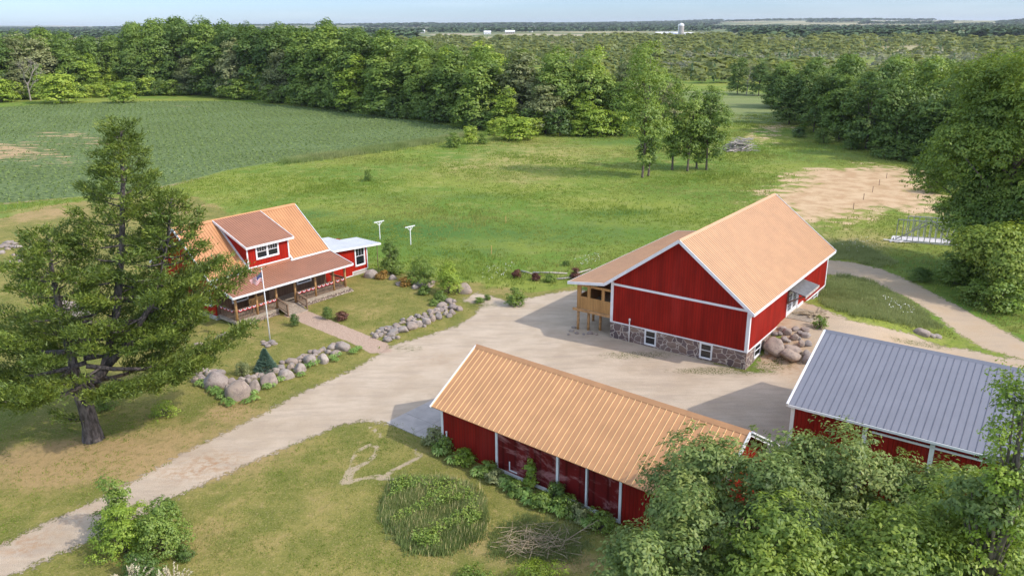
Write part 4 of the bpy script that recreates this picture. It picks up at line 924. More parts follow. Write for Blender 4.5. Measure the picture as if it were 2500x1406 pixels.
def trunk_mesh(name, mat, H, r0, lo, r, lean=(0, 0), n=7, forks=None):
    mb = MB(); top = Vector((lean[0], lean[1], H*0.72))
    pts = [Vector((0, 0, -0.4)), Vector((0, 0, 0.4))]+[Vector((lean[0]*t+r.normal()*0.012*H*t, lean[1]*t+r.normal()*0.012*H*t, H*0.72*t)) for t in (0.25, 0.5, 0.75, 1)]
    mb.tube(pts, [r0*1.5, r0, r0*0.85, r0*0.68, r0*0.45, r0*0.2], n)
    for l in lo[:12]:
        e = Vector(l[:3]); zb = max(H*0.12, min(e.z*r.uniform(0.45, 0.7), H*0.6)); t = zb/(H*0.72)
        s = Vector((lean[0]*t, lean[1]*t, zb)); mid = s.lerp(e, 0.5)+Vector((0, 0, H*0.03))
        mb.tube([s, mid, e], [r0*0.42, r0*0.27, r0*0.08], 5)
    return mb.mesh(name, mat, True)
def broad_proto(seed, H, R, base, leafmat, nclump=330, per=10, size=0.5, shape='round', r0=0.28, crad=0.95, flat=0.7, barkm='bark', lobes=10):
    r = np.random.default_rng(seed)
    c, out, lo = crown_points(r, nclump, H, R, base, lobes, shape, True, seed*0.7)
    V, F = clumps(c, np.full(len(c), crad)*r.uniform(0.6, 1.25, len(c)), per, size, r, flat=flat, out=out)
    return (fast_mesh('crown', V, F, M[leafmat]), trunk_mesh('trunk', M[barkm], H, r0, lo, r), H)
def plant_tree(proto, loc, h, label, rz=None, name='tree', cat='tree', group=None, wid=1.0):
    cm, tm, H0 = proto
    s = h/H0; o = thing(name, label, cat, loc, random.uniform(0, 6.28) if rz is None else rz, group)
    o.scale = (s*wid, s*wid, s)
    link('trunk', tm, o); link('crown', cm, o)
    return o
PR = {}
mats = ['leaf_mid', 'leaf_dark', 'leaf_mid', 'leaf_lime', 'leaf_dark', 'leaf_pale', 'leaf_mid', 'leaf_dark']
for i, mt in enumerate(mats):
    PR[i] = broad_proto(100+i, 20, 6.0+0.5*(i % 3), 0.3, mt, 680, 11, 0.72, ['round', 'round', 'cone'][i % 3], crad=1.2, lobes=17)
for i, mt in enumerate(['leaf_lime', 'leaf_mid', 'leaf_pale', 'leaf_dark']):
    PR['b%d' % i] = broad_proto(140+i, 6, 3.0, 0.15, mt, 300, 10, 0.42, 'round', r0=0.1, crad=0.62, lobes=13)
# names used in the wood's labels
KIND = {0: 'broad mid-green', 1: 'dark green', 2: 'spreading green', 3: 'bright yellow-green', 4: 'tall dark green', 5: 'pale grey-green', 6: 'rounded green', 7: 'dense dark green'}

# ---- the woods behind the fields
def interp(tbl, x): return float(np.interp(x, [t[0] for t in tbl], [t[1] for t in tbl]))
BASE = [(-60, 248), (0, 244), (100, 240), (290, 232), (420, 228), (560, 236), (700, 250), (800, 264), (900, 276), (1000, 288), (1100, 300), (1200, 316), (1300, 324), (1400, 328), (1530, 326), (1640, 290)]
TOP = [(-60, 92), (0, 72), (60, 76), (140, 70), (230, 82), (290, 84), (330, 56), (400, 44), (480, 38), (540, 50), (620, 56), (740, 60), (810, 50), (880, 66), (960, 76), (1050, 98), (1150, 112), (1250, 100), (1330, 112), (1400, 104), (1490, 104), (1560, 140), (1640, 178)]
count = 0
def region_word(px):
    return 'far left' if px < 290 else 'left of centre' if px < 700 else 'behind the crop field' if px < 1130 else 'behind the meadow'
for row in range(6):
    px = -60.0
    while px < 1640:
        bpx = px+random.uniform(-8, 8); by = interp(BASE, bpx)-row*(0.0 if row == 0 else 1)*0
        g = G(bpx, by); d0 = g[1]
        Yd = d0+row*8.5+random.uniform(-2, 2); x = g[0]*Yd/d0 if row else g[0]
        if row > 2 and bpx > 1200: break
        ty = interp(TOP, bpx)+random.uniform(-6, 10) + (5-row)*3.2*(1 if row < 5 else 0)
        zt = AT(bpx, ty, Yd)[2]; z0 = float(hgt(x, Yd)); h = zt-z0
        if row == 0: h *= random.uniform(0.5, 0.92)
        h = max(8, min(34, h))
        k = random.choice([0, 1, 2, 3, 4, 6, 7] if bpx > 560 else [1, 4, 7, 0, 6, 7, 5 if bpx < 260 else 1])
        if bpx > 1150 and row < 2: k = random.choice([0, 2, 3, 6, 5, 3])
        if row == 0 and random.random() < 0.3: k = random.choice([5, 3, 5])
        if 420 < bpx < 1000 and row > 1: k = random.choice([1, 4, 7])
        wd = random.uniform(0.9, 1.4)*(1.35 if h < 15 else 1)*(0.85 if h > 26 else 1)
        o = plant_tree(PR[k], (x, Yd, z0), h, '%s tree in the %s wood %s' % (KIND[k], 'front edge of the' if row == 0 else 'middle of the' if row < 3 else 'back of the', region_word(bpx)), wid=wd,
                       group='%s trees, %s, %s' % (KIND[k], 'edge' if row == 0 else 'inside', region_word(bpx)))
        o['label'] = o['label'].replace('the the', 'the').replace('in the front edge of the wood', 'at the front edge of the wood')
        count += 1
        step = 6.6*wd if row == 0 else 9.0
        px += step*FPX/max(d0, 60)
    px = 0
# low growth along the foot of the wood
px = -40.0; nb = 0
while px < 1560:
    by = interp(BASE, px)+2; g = G(px, by+random.uniform(-2, 4)); k = random.choice(['b0', 'b1', 'b1', 'b3', 'b3'])
    hh = random.uniform(3.0, 7.5)
    plant_tree(PR[k], g, hh, '%s bush at the foot of the wood %s' % ({'b0': 'bright green', 'b1': 'green', 'b3': 'dark green'}[k], region_word(px)), name='bush', cat='bush', wid=random.uniform(1.0, 1.5),
               group='%s bushes at the foot of the wood, %s' % ({'b0': 'bright', 'b1': 'green', 'b3': 'dark'}[k], region_word(px)))
    px += random.uniform(2.8, 4.6)*FPX/g[1]; nb += 1
# ---- woods on the right
RB = [(1885, 262), (1915, 300), (2000, 328), (2080, 352), (2160, 372), (2240, 388), (2320, 400), (2420, 420), (2560, 450)]
RT = [(1860, 175), (1900, 158), (1960, 150), (2050, 132), (2120, 148), (2200, 138), (2300, 150), (2400, 150), (2560, 140)]
for row in range(5):
    px = 1885.0+row*6
    while px < 2600:
        bpx = px+random.uniform(-6, 6); by = interp(RB, bpx); g = G(bpx, by); Yd = g[1]+row*9+random.uniform(-2, 2); x = g[0]*Yd/g[1]
        ty = interp(RT, bpx)+random.uniform(-4, 14)-row*2; h = AT(bpx, ty, Yd)[2]-float(hgt(x, Yd))
        if row == 0: h *= random.uniform(0.6, 0.95)
        h = max(6, min(26, h)); k = random.choice([0, 1, 2, 6, 4, 7] if row else [1, 4, 0, 7, 2]); wd = random.uniform(0.9, 1.2)*(1.2 if h < 13 else 1)
        plant_tree(PR[k], (x, Yd, float(hgt(x, Yd))), h, '%s tree %s the wood right of the far gap' % (KIND[k], 'at the front edge of' if row == 0 else 'inside'), wid=wd,
                   group='%s trees, right-hand wood, %s' % (KIND[k], 'edge' if row == 0 else 'inside'))
        px += (6.0 if row == 0 else 8.5)*FPX/g[1]
for px, py, h in ((1950, 335, 2.5), (2010, 350, 3.2), (2080, 365, 3), (2160, 385, 4.5), (2200, 392, 4), (2240, 398, 3.4), (2280, 470, 3), (2330, 690, 3.2), (2400, 700, 3.6), (2460, 720, 4.2), (2380, 740, 2.4), (2440, 760, 3)):
    plant_tree(PR['b3' if py < 500 else 'b1'], G(px, py), h, 'dark low bush below the %s' % ('right-hand wood' if py < 450 else 'big overhanging tree at the right'), name='bush', cat='bush', wid=1.4, group='bushes below the right-hand trees, %s' % ('far' if py < 450 else 'near'))

# ---- named single bushes and small trees
for px, py, h, k, wd, lab in (
    (150, 252, 10.5, 'b0', 1.5, 'bright green round tree at the edge of the crop field, left one'),
    (303, 252, 7.6, 'b0', 1.25, 'smaller bright green round tree at the field edge, right one'),
    (4, 250, 8.5, 'b0', 1.4, 'bright green bush cut by the left picture edge at the field'),
    (395, 228, 3.2, 'b0', 0.8, 'small young bush on the grass strip behind the crop field'),
    (358, 233, 1.8, 'b0', 0.8, 'tiny round bush on the grass strip behind the crop field'),
    (1258, 342, 5.6, 'b0', 1.8, 'large bright yellow-green bush before the wood at the meadow edge'),
    (1305, 330, 4.4, 'b0', 1.1, 'yellow-green bush touching the right of the large meadow bush'),
    (1205, 330, 3.8, 'b0', 1.1, 'lower yellow-green bush touching the left of the large meadow bush'),
    (1147, 352, 4.2, 'b0', 0.85, 'upright light green bush at the tip of the crop field'),
    (1108, 360, 3.2, 'b1', 1.2, 'lower green bush at the tip of the crop field'),
    (1180, 352, 2.4, 'b1', 1.1, 'small green bush between the field tip and the meadow bushes'),
    (900, 442, 2.1, 'b1', 0.8, 'lone small bush in the open meadow'),
    (850, 272, 4.4, 'b1', 1.5, 'wide low bush where the wood meets the crop field'),
    (1735, 470, 0.001, 'b1', 1, None),
    (1258, 745, 1.75, 'b1', 1.15, 'dense green bush on the gravel left of the barn porch'),
    (720, 795, 1.15, 'b3', 0.8, 'dark green bush at the lawn beside the ramp, left of the walk'),
    (800, 778, 1.2, 'b3', 0.85, 'dark green shrub in front of the right porch, by the walk'),
    (1170, 738, 0.5, 'b1', 2.2, 'flat patch of weeds on the gravel right of the stone wall'),
    (1190, 732, 0.55, 'b1', 1.4, 'small weed clump on the gravel near the boulder'),
    (2245, 685, 1.4, 'b3', 1.7, 'low grey-green shrub beside the right-hand track'),
    (1080, 590, 0.001, 'b1', 1, None)):
    if lab is None: continue
    plant_tree(PR[k], G(px, py), h, lab, name='bush', cat='bush', wid=wd)

# ---- the group of slender trees in the meadow
for px, py, h, R, lean, lab, sd_, mt in (
    (1568, 434, 22.5, 6.4, (0.4, 0), 'tallest slender tree in the meadow with bare lower trunk and ivy', 1, 'leaf_mid'),
    (1583, 430, 9.0, 1.9, (0.2, 0), 'short leafy stem right beside the tallest meadow tree', 2, 'leaf_mid'),
    (1641, 415, 15, 3.2, (0.1, 0), 'thin-trunked tree in the middle of the meadow group', 3, 'leaf_mid'),
    (1678, 418, 15.0, 3.8, (0.3, 0), 'dark-trunked tree right of the thin one in the meadow group', 4, 'leaf_mid'),
    (1724, 415, 14.5, 4.8, (0, 0), 'bushy rightmost tree of the meadow group by the board pile', 5, 'leaf_mid'),
    (1700, 412, 9.5, 2.8, (0, 0), 'low leafy tree between the two right trees of the meadow group', 6, 'leaf_mid')):
    r = np.random.default_rng(300+sd_); c, out, lo = crown_points(r, int(34*R*R), h, R, 0.8, 16, 'vase' if sd_ == 1 else 'round')
    if sd_ != 1:
        c2, o2, l2 = crown_points(r, 170, h*0.6, R*0.72, 0.1, 9); c = np.vstack([c, c2]); out = np.vstack([out, o2])
    if sd_ == 1:
        out = out[c[:, 2] > 7]; c = c[c[:, 2] > 7]
        c2, o2, l2 = crown_points(r, 110, 7, 1.7, 1, 6); c = np.vstack([c[c[:, 2] > 7], c2]); out = np.vstack([out[:len(c)-len(c2)], o2])
    V, F = clumps(c, np.full(len(c), 0.65), 11, 0.36, r, out=out, up=0.2)
    o = thing('tree', lab, 'tree', G(px, py), 0); link('trunk', trunk_mesh('trunk', M['bark'], h*1.2, 0.2, lo, r, lean), o); link('crown', fast_mesh('crown', V, F, M[mt]), o)

# ---- bare grey trees near the far gap and in the left wood
def bare_tree(seed, H):
    r = random.Random(seed); mb = MB()
    def br(p, d, L, rad, dep):
        q = p+d*L; mb.tube([p, p.lerp(q, 0.5)+Vector((r.gauss(0, .05*L), r.gauss(0, .05*L), 0)), q], [rad, rad*0.8, rad*0.6], 5, cap=False)
        if dep == 0: return
        for _ in range(3):
            nd = (d+Vector((r.gauss(0, .55), r.gauss(0, .55), r.gauss(0.1, .25)))).normalized(); br(p.lerp(q, r.uniform(0.5, 1)), nd, L*r.uniform(0.55, 0.8), rad*0.55, dep-1)
    br(Vector((0, 0, -0.3)), Vector((0, 0, 1)), H*0.33, H*0.014, 5)
    return mb.mesh('branches', M['bark_grey'])
bt = bare_tree(3, 16)
for px, py, h, lab in ((1822, 232, 15, 'tall leafless grey tree standing in the far gap between the woods'), (1838, 233, 11, 'shorter leafless grey tree right beside the tall one in the far gap'), (75, 246, 20, 'leafless grey tree in the wood at the far left'), (600, 240, 12, 'thin dead grey tree at the edge of the wood left of centre')):
    o = thing('bare_tree', lab, 'tree', G(px, py), random.uniform(0, 6)); link('branches', bt, o); o.scale = (h/16,)*3
for px, py, h, k, lab in ((1800, 230, 13, 1, 'dark tree left of the leafless trees in the far gap'), (1852, 234, 13, 7, 'dark tree right of the leafless trees in the far gap')):
    plant_tree(PR[k], G(px, py), h, lab)

# ---- big pine at the left
def pine():
    r = np.random.default_rng(55); rr = random.Random(55)
    base = G(228, 1072); o = thing('pine_tree', 'old many-stemmed pine with long level boughs at the left of the picture', 'tree', base)
    tb = MB(); tc = []; td = []
    tb.tube([(0, 0, -0.4), (0, 0, 0.0), (0.0, 0, 1.0), (-0.1, 0, 2.4), (-0.25, 0, 3.3)], [0.85, 0.68, 0.52, 0.48, 0.5], 10)
    leaders = [  # polyline, radii
        ([(-0.25, 0, 3.0), (-0.5, 0.2, 5.0), (-0.75, 0.4, 8.0), (-0.9, 0.5, 11.0), (-0.8, 0.6, 13.0)], 0.34),
        ([(0.0, 0, 2.9), (1.1, 0.8, 4.6), (1.9, 1.8, 8.0), (2.6, 2.4, 12.0), (3.1, 2.8, 16.0), (3.4, 3.0, 19.2)], 0.36),
        ([(1.1, 0.8, 4.6), (2.8, 0.9, 6.2), (4.6, 1.6, 9.0), (5.6, 2.2, 12.5), (6.0, 2.6, 15.0)], 0.24)]
    def along(pts, t):
        k = t*(len(pts)-1); i = min(int(k), len(pts)-2); return Vector(pts[i]).lerp(Vector(pts[i+1]), k-i)
    def bough(s, az, L, rise, r0, dens=1.0):
        """a level bough with side sprays"""
        d = Vector((math.cos(az), math.sin(az), 0)); pts = []
        n = 6; bend = rr.uniform(-0.25, 0.25)
        for i in range(n+1):
            t = i/n; a2 = az+bend*t; pts.append(s+Vector((math.cos(a2), math.sin(a2), 0))*L*t+Vector((0, 0, L*(rise*t-0.10*math.sin(t*PI)+0.14*t*t))))
        tb.tube(pts, [r0*(1-0.85*i/n) for i in range(n+1)], 5, cap=False)
        m = int(L*3.8*dens)
        for j in range(m):
            t = 1-0.66*((j+rr.random())/m)**1.25; p = along(pts, min(t, 0.999)); side = 1 if j % 2 else -1
            sl_ = L*(0.34*(1-t)+0.13)*rr.uniform(0.7, 1.2); a2 = az+side*rr.uniform(0.5, 1.15)
            e = p+Vector((math.cos(a2), math.sin(a2), 0))*sl_+Vector((0, 0, sl_*rr.uniform(0.0, 0.35)))
            q = max(2, int(sl_*4.5))
            for k in range(q):
                u = (k+0.6)/q; c = p.lerp(e, u); tc.append(c+Vector((rr.gauss(0, .13), rr.gauss(0, .13), rr.gauss(0.05, .08)))); td.append(((e-p).normalized()*0.8+Vector((0, 0, 0.55))))
        for k in range(5): tc.append(along(pts, 0.999)+Vector((rr.gauss(0, .2), rr.gauss(0, .2), rr.gauss(0, .12)))); td.append(d+Vector((0, 0, 0.5)))
    for li, (pts, r0) in enumerate(leaders):
        tb.tube(pts, [r0*(1-0.9*i/(len(pts)-1))+0.03 for i in range(len(pts))], 8)
        z0 = 4.2 if li < 2 else 6.5; ztop = pts[-1][2]; z = z0; az = rr.random()*6
        while z < ztop-0.2:
            t = 0; 
            for k in range(101):
                if along(pts, k/100)[2] >= z: t = k/100; break
            f = (z-z0)/(ztop-z0)
            Lm = [(0, 5.4), (0.15, 5.9), (0.35, 4.2), (0.55, 3.0), (0.72, 2.1), (0.87, 1.25), (1, 0.6)]
            if li == 2: Lm = [(0, 4.2), (0.3, 3.6), (0.7, 2.2), (1, 0.8)]
            if li == 0: Lm = [(0, 7.4), (0.3, 6.0), (0.6, 3.0), (0.85, 1.9), (1, 0.9)]
            for w_ in range(2 if f < 0.5 else 3 if f < 0.8 else 4):
                az += 2.4+rr.uniform(-0.4, 0.4); L = interp(Lm, f)*rr.uniform(0.65, 1.1)
                bough(along(pts, t)+Vector((0, 0, rr.uniform(-0.2, 0.2))), az, L, rr.uniform(-0.04, 0.12)+0.5*f*f+0.12*f, 0.02+0.016*L)
            z += rr.uniform(0.55, 0.85)*(1-0.35*f)
    for az, z, L in ((0.28, 5.0, 9.4), (0.02, 3.9, 7.2), (0.66, 7.9, 9.8), (-0.4, 4.2, 5.8), (2.95, 6.2, 8.8), (3.3, 5.2, 8.4), (3.7, 3.8, 6.5), (-0.9, 4.0, 4.6), (-2.2, 4.0, 5.5), (1.2, 5.5, 7), (0.4, 9.6, 8.4), (-2.6, 1.6, 2.2), (0.95, 4.0, 7)):
        bough(Vector((0.3, 0.2, z)), az, L, 0.02, 0.17, 1.15)
    link('trunk', tb.mesh('trunk', M['bark_pine'], True), o)
    C = np.array([tuple(v) for v in tc]); D = unit(np.array([tuple(v) for v in td])); n = len(C); k = 13
    c = np.repeat(C, k, 0)+r.normal(size=(n*k, 3))*np.array([0.19, 0.19, 0.09]); d = unit(np.repeat(D, k, 0)+r.normal(size=(n*k, 3))*0.55)
    s = r.uniform(0.18, 0.36, (n*k, 1)); side = unit(np.cross(d, rdir(n*k, r)))*0.042
    V = np.stack([c-side, c+side, c+d*s], 1).reshape(-1, 3)
    link('crown', fast_mesh('crown', V, np.arange(3*n*k).reshape(-1, 3), M['needle']), o)
    print('pine tufts', n)
pine()

# ---- near broadleaved trees
def near_tree(seed, loc, H, R, base, mt, nclump, per, size, label, lobes=12, flat=0.6, shape='round', crad=0.5, r0=0.22, droop=0.0, off=(0, 0)):
    r = np.random.default_rng(seed); c, out, lo = crown_points(r, nclump, H, R, base, lobes, shape)
    # twigs poke out of the surface
    k = r.random(len(c)) < 0.10; c[k] += out[k]*r.uniform(0.2, 0.8, (k.sum(), 1))*0.9
    V, F = clumps(c, np.full(len(c), crad)*r.uniform(0.5, 1.3, len(c)), per, size, r, flat=flat, out=out, up=0.3, aspect=0.5)
    o = thing('tree', label, 'tree', loc, 0); link('trunk', trunk_mesh('trunk', M['bark'], H, r0, lo, r, off), o); link('crown', fast_mesh('crown', V, F, M[mt]), o)
    return o
def ground_at(x, y): return (x, y, float(hgt(x, y)))
def foot(px, py, Y):
    a = AT(px, py, Y); return ground_at(a[0], a[1]), a[2]
for i, (px, py, Y, R, mt, lab, base) in enumerate((
    (1690, 1050, 32.5, 3.0, 'leaf_oak', 'leafy tree overhanging the right end of the long shed', 0.6),
    (1545, 1285, 28.5, 1.5, 'leaf_oak', 'low shrub-like tree at the shed wall left of the overhanging tree', 0.2),
    (2080, 1045, 32.5, 3.7, 'leaf_oak', 'large rounded tree in front of the grey-roofed shed', 0.6),
    (2340, 1135, 30.0, 3.4, 'leaf_oak', 'rounded tree below the grey roof at the lower right', 0.6),
    (1890, 1105, 30.0, 2.9, 'leaf_oak', 'tree filling the gap between the two lower right crowns', 0.4),
    (1690, 1190, 27.5, 2.4, 'leaf_oak', 'lower tree before the overhanging tree at the shed end', 0.3),
    (1570, 1300, 25.5, 1.8, 'leaf_oak', 'small tree at the bottom edge left of the lower right crowns', 0.2),
    (2190, 1225, 26.0, 2.9, 'leaf_ash', 'nearest tree crown at the bottom edge below the grey roof', 0.3),
    (1880, 1230, 26.0, 2.7, 'leaf_ash', 'near tree crown at the bottom edge beneath the shed end', 0.3),
    (2430, 1160, 27.0, 2.9, 'leaf_ash', 'near tree crown in the lower right picture corner', 0.3),
    (2490, 960, 25.5, 1.6, 'leaf_oak', 'narrow tree overhanging the right end of the blue-grey roof', 0.3))):
    loc, H = foot(px, py, Y)
    near_tree(400+i, loc, H, R, base, mt, int(120*R*R**0.6), 24, 0.205, lab, lobes=20, crad=0.46)
# tall trees at the right edge
for i, (px, py, Y, R, base, lab, mt) in enumerate((
    (2445, 120, 84.0, 7.2, 0.5, 'tall spreading tree at the right edge above the dirt track', 'leaf_ash'),
    (2535, 105, 78.0, 6.8, 0.5, 'tall tree cut by the right picture edge beside the track', 'leaf_ash'),
    (2520, 290, 80.0, 6.0, 0.4, 'leafy tree at the right edge in front of the tall spreading tree', 'leaf_mid'),
    (2450, 470, 79.0, 4.4, 0.3, 'lower leafy tree over the wooden frame at the right', 'leaf_mid'),
    (2470, 545, 72.0, 4.6, 0.1, 'short dense tree filling the foot of the right-hand trees', 'leaf_ash'))):
    loc, H = foot(px, py, Y)
    near_tree(450+i, loc, H, R, base, mt, int(70*R*R), 13, 0.34, lab, lobes=22, crad=0.85, r0=0.38)
loc, H = foot(2560, 730, 25.0); near_tree(470, loc, H, 1.45, 4.0, 'leaf_lime', 520, 12, 0.15, 'tall near tree whose light green twigs reach in at the right edge', crad=0.3, lobes=34)

# ---- shrub group at the lower left
def shrub(seed, px, py, h, R, mt, lab, n=160, per=12, size=0.12, crad=0.22, flat=0.8, shape='round', name='shrub'):
    r = np.random.default_rng(seed); c, out, lo = crown_points(r, int(n*1.5), h, R*1.12, h*0.02, 12, shape, True, seed)
    V, F = clumps(c, np.full(len(c), crad)*r.uniform(0.6, 1.2, len(c)), per, size, r, flat=flat, out=out)
    o = thing(name, lab, 'shrub', G(px, py)); link('foliage', fast_mesh('foliage', V, F, M[mt]), o)
    mb = MB()
    for l in lo: mb.tube([(0, 0, -0.1), Vector(l[:3])*0.5+Vector((0, 0, 0.05)), Vector(l[:3])], [0.03, 0.02, 0.008], 4, cap=False)
    link('stems', mb.mesh('stems', M['bark']), o); return o
shrub(1, 305, 1345, 2.5, 1.6, 'leaf_lime', 'bright green shrub of the group beside the drive, lower left', 420)
shrub(2, 280, 1300, 3.4, 1.0, 'leaf_mid', 'tall loose shrub at the left of the group beside the drive', 260)
shrub(3, 405, 1340, 2.9, 1.35, 'leaf_mid', 'grey-green shrub at the right of the group beside the drive', 400)
shrub(4, 350, 1410, 1.3, 1.0, 'leaf_dark', 'low dark shrub between the silver plant and the bright shrub', 160)
shrub(5, 455, 1362, 0.75, 0.5, 'leaf_dark', 'small clipped round box bush right of the shrub group', 160, 12, 0.06, 0.12)
def silver(px, py, lab, seed):
    r = random.Random(seed); mb = MB(); o = thing('silver_shrub', lab, 'shrub', G(px, py)); P_ = []; D_ = []
    for i in range(34):
        a_ = r.uniform(0, 6.28); t = r.uniform(0.15, 1.0); e = Vector((math.cos(a_)*t*1.0, math.sin(a_)*t*1.0, 1.35-0.45*t+r.uniform(-.1, .25)))
        mb.tube([(0, 0, 0), e*0.55+Vector((0, 0, .12)), e], [0.02, 0.014, 0.006], 4, cap=False)
        for k in range(26): u = 0.35+0.65*k/26; P_.append(tuple(Vector((0, 0, 0)).lerp(e, u)+Vector((0, 0, .1*math.sin(u*3))))); D_.append((r.gauss(0, 1), r.gauss(0, 1), r.gauss(.5, .6)))
    V, F = leaves(np.array(P_), unit(np.array(D_)), 0.17, np.random.default_rng(seed), 0.22)
    link('stems', mb.mesh('stems', M['bark']), o); link('foliage', fast_mesh('foliage', V, F, M['leaf_silver']), o)
silver(330, 1440, 'whitish silver-leaved shrub at the bottom edge before the green shrubs', 5); silver(430, 1450, 'low silver-leaved sprig at the bottom edge under the box bush', 6)

# ---- garden shrubs between the house and the boulder
for a_ in ((955, 668, 3.9, 1.15, 'leaf_dark', 'tall dark column-like shrub at the end of the house wing', 21, 480), (1035, 692, 3.0, 1.7, 'leaf_mid', 'broad green shrub in the middle of the garden bed', 22, 560),
           (1098, 716, 3.3, 1.3, 'leaf_lime', 'light green loose shrub beside the big pink boulder', 23, 420), (990, 698, 0.9, 0.55, 'leaf_rust', 'rusty orange-green shrub before the column-like shrub', 24, 120),
           (932, 680, 0.8, 0.6, 'leaf_rust', 'rusty bush beside the boulder at the wing corner', 25, 110), (975, 668, 1.2, 0.8, 'leaf_mid', 'green shrub behind the rusty orange-green shrub', 26, 140),
           (1035, 718, 0.8, 0.6, 'leaf_dark', 'low dark shrub among the garden boulders', 27, 110), (1075, 735, 1.0, 0.65, 'leaf_dark', 'dark grassy shrub at the top of the right stone wall', 28, 120),
           (835, 782, 0.8, 0.55, 'leaf_red', 'dark reddish shrub on the lawn right of the walk', 29, 110), (1262, 678, 0.85, 0.45, 'leaf_red', 'dark red-leaved shrub at the left end of the log edging', 30, 100),
           (1308, 685, 0.75, 0.4, 'leaf_red', 'second dark red shrub along the log edging', 31, 90), (1345, 688, 0.8, 0.5, 'leaf_mid', 'green shrub along the log edging', 32, 100),
           (1405, 680, 1.15, 0.55, 'leaf_red', 'tallest dark red shrub by the barn porch roof', 33, 120), (1382, 648, 0.6, 0.35, 'leaf_dark', 'small dark bush in the grass behind the log edging', 34, 60), (595, 915, 1.1, 0.55, 'leaf_pale', 'white-flowered shrub on the lawn behind the stone wall', 35, 110),
           (2000, 800, 1.0, 0.6, 'leaf_mid', 'broad-leaved weed behind the boulder pile', 36, 60), (1060, 745, 0.5, 0.4, 'leaf_mid', 'small green plant at the head of the right stone wall', 37, 60),
           (1465, 318, 0.8, 0.5, 'leaf_mid', 'tiny shrub in front of the wood', 38, 50), (260, 1000, 1.3, 0.8, 'leaf_mid', 'young leafy shoot clump right of the pine trunk', 39, 90), (400, 1015, 1.0, 1.0, 'leaf_lime', 'bright green fern-like clump on the lawn right of the pine', 40, 90),
           (1550, 1385, 1.4, 0.9, 'leaf_mid', 'leafy green shrub at the bottom edge right of the brush pile', 41, 160), (1300, 1440, 1.0, 1.6, 'leaf_lime', 'low bright green growth at the bottom edge below the brush pile', 42, 220), (1150, 1430, 0.7, 1.0, 'leaf_mid', 'low green plants at the bottom edge left of the brush pile', 43, 130)):
    shrub(a_[6]+500, a_[0], a_[1], a_[2], a_[3], a_[4], a_[5], a_[7], 10, 0.13 if a_[1] < 900 else 0.11, 0.2)
def spruce(px, py, h, lab):
    r = np.random.default_rng(77); n = 1500; z = r.random(n)**1.4; az = r.uniform(0, 6.28, n); R_ = (1-z)*0.55*h*0.95*r.uniform(0.75, 1.0, n)*(0.85+0.15*np.sin(z*40))
    p = np.stack([np.cos(az)*R_, np.sin(az)*R_, 0.08*h+z*h*0.92], -1); d = unit(np.stack([np.cos(az), np.sin(az), np.full(n, 0.25)], -1))
    k = 6; c = np.repeat(p, k, 0)+r.normal(size=(n*k, 3))*0.03; dd = unit(np.repeat(d, k, 0)+r.normal(size=(n*k, 3))*0.5); sdv = unit(np.cross(dd, rdir(n*k, r)))*0.02
    V = np.stack([c-sdv, c+sdv, c+dd*0.16], 1).reshape(-1, 3); o = thing('spruce_tree', lab, 'tree', G(px, py))
    link('crown', fast_mesh('crown', V, np.arange(3*n*k).reshape(-1, 3), M['spruce']), o); mb = MB(); mb.tube([(0, 0, -0.1), (0, 0, h*0.95)], [0.05, 0.01], 6); link('trunk', mb.mesh('trunk', M['bark']), o)
spruce(650, 905, 1.75, 'small blue spruce on the lawn behind the left stone wall')

# ---- hostas and ferns
def hosta_mesh(seed, R=0.45, n=85):
    r = random.Random(seed); mb = MB()
    for i in range(n):
        a_ = r.uniform(0, 6.28); t = r.uniform(0.25, 1.0); L = R*t; z0 = 0.42*(1-0.55*t)+r.uniform(-.03, .05); w_ = r.uniform(0.035, 0.06)
        d = Vector((math.cos(a_), math.sin(a_), 0)); s = Vector((-d.y, d.x, 0)); b = d*L*0.55+Vector((0, 0, z0)); m = d*(L*0.65+0.09)+Vector((0, 0, z0+0.02)); e = d*(L*0.7+0.19)+Vector((0, 0, z0-0.06))
        mb.add([b, m+s*w_, e, m-s*w_, m+Vector((0, 0, -0.015))], [(0, 4, 1), (1, 4, 2), (2, 4, 3), (3, 4, 0)])
    return mb.mesh('hosta', M['hosta'])
hm_ = [hosta_mesh(i) for i in range(3)]
def hosta(px, py, s, lab, grp):
    o = link('hosta', random.choice(hm_), None, G(px, py), (0, 0, random.uniform(0, 6)), s); tag(o, lab, 'hosta', grp)
WALLH = [(617, 965), (652, 948), (685, 930), (728, 908), (750, 898), (765, 892), (778, 885), (812, 875), (825, 868), (862, 862), (875, 855), (600, 985), (620, 978), (665, 944), (735, 918), (818, 882)]
for px, py in WALLH: hosta(px, py, random.uniform(0.75, 1.05), 'light green hosta at the foot of the left stone wall facing the drive', 'hostas along the left stone wall')
for px, py in ((530, 962), (545, 972), (555, 985), (520, 955), (508, 945), (490, 940), (565, 990)): hosta(px, py, random.uniform(0.9, 1.2), 'darker hosta clump at the left end of the stone wall', 'hostas at the left end of the stone wall')
for px, py, s in ((1075, 1115, 1.5), (1105, 1135, 1.3), (1170, 1165, 1.5), (1232, 1185, 1.4), (1240, 1200, 1.3), (1282, 1218, 1.5), (1290, 1235, 1.3), (1350, 1250, 1.4), (1365, 1262, 1.4), (1425, 1280, 1.4), (1440, 1290, 1.3)):
    hosta(px, py-6, s*0.85, 'white-edged hosta against the worn red wall of the long shed', 'hostas along the long shed')
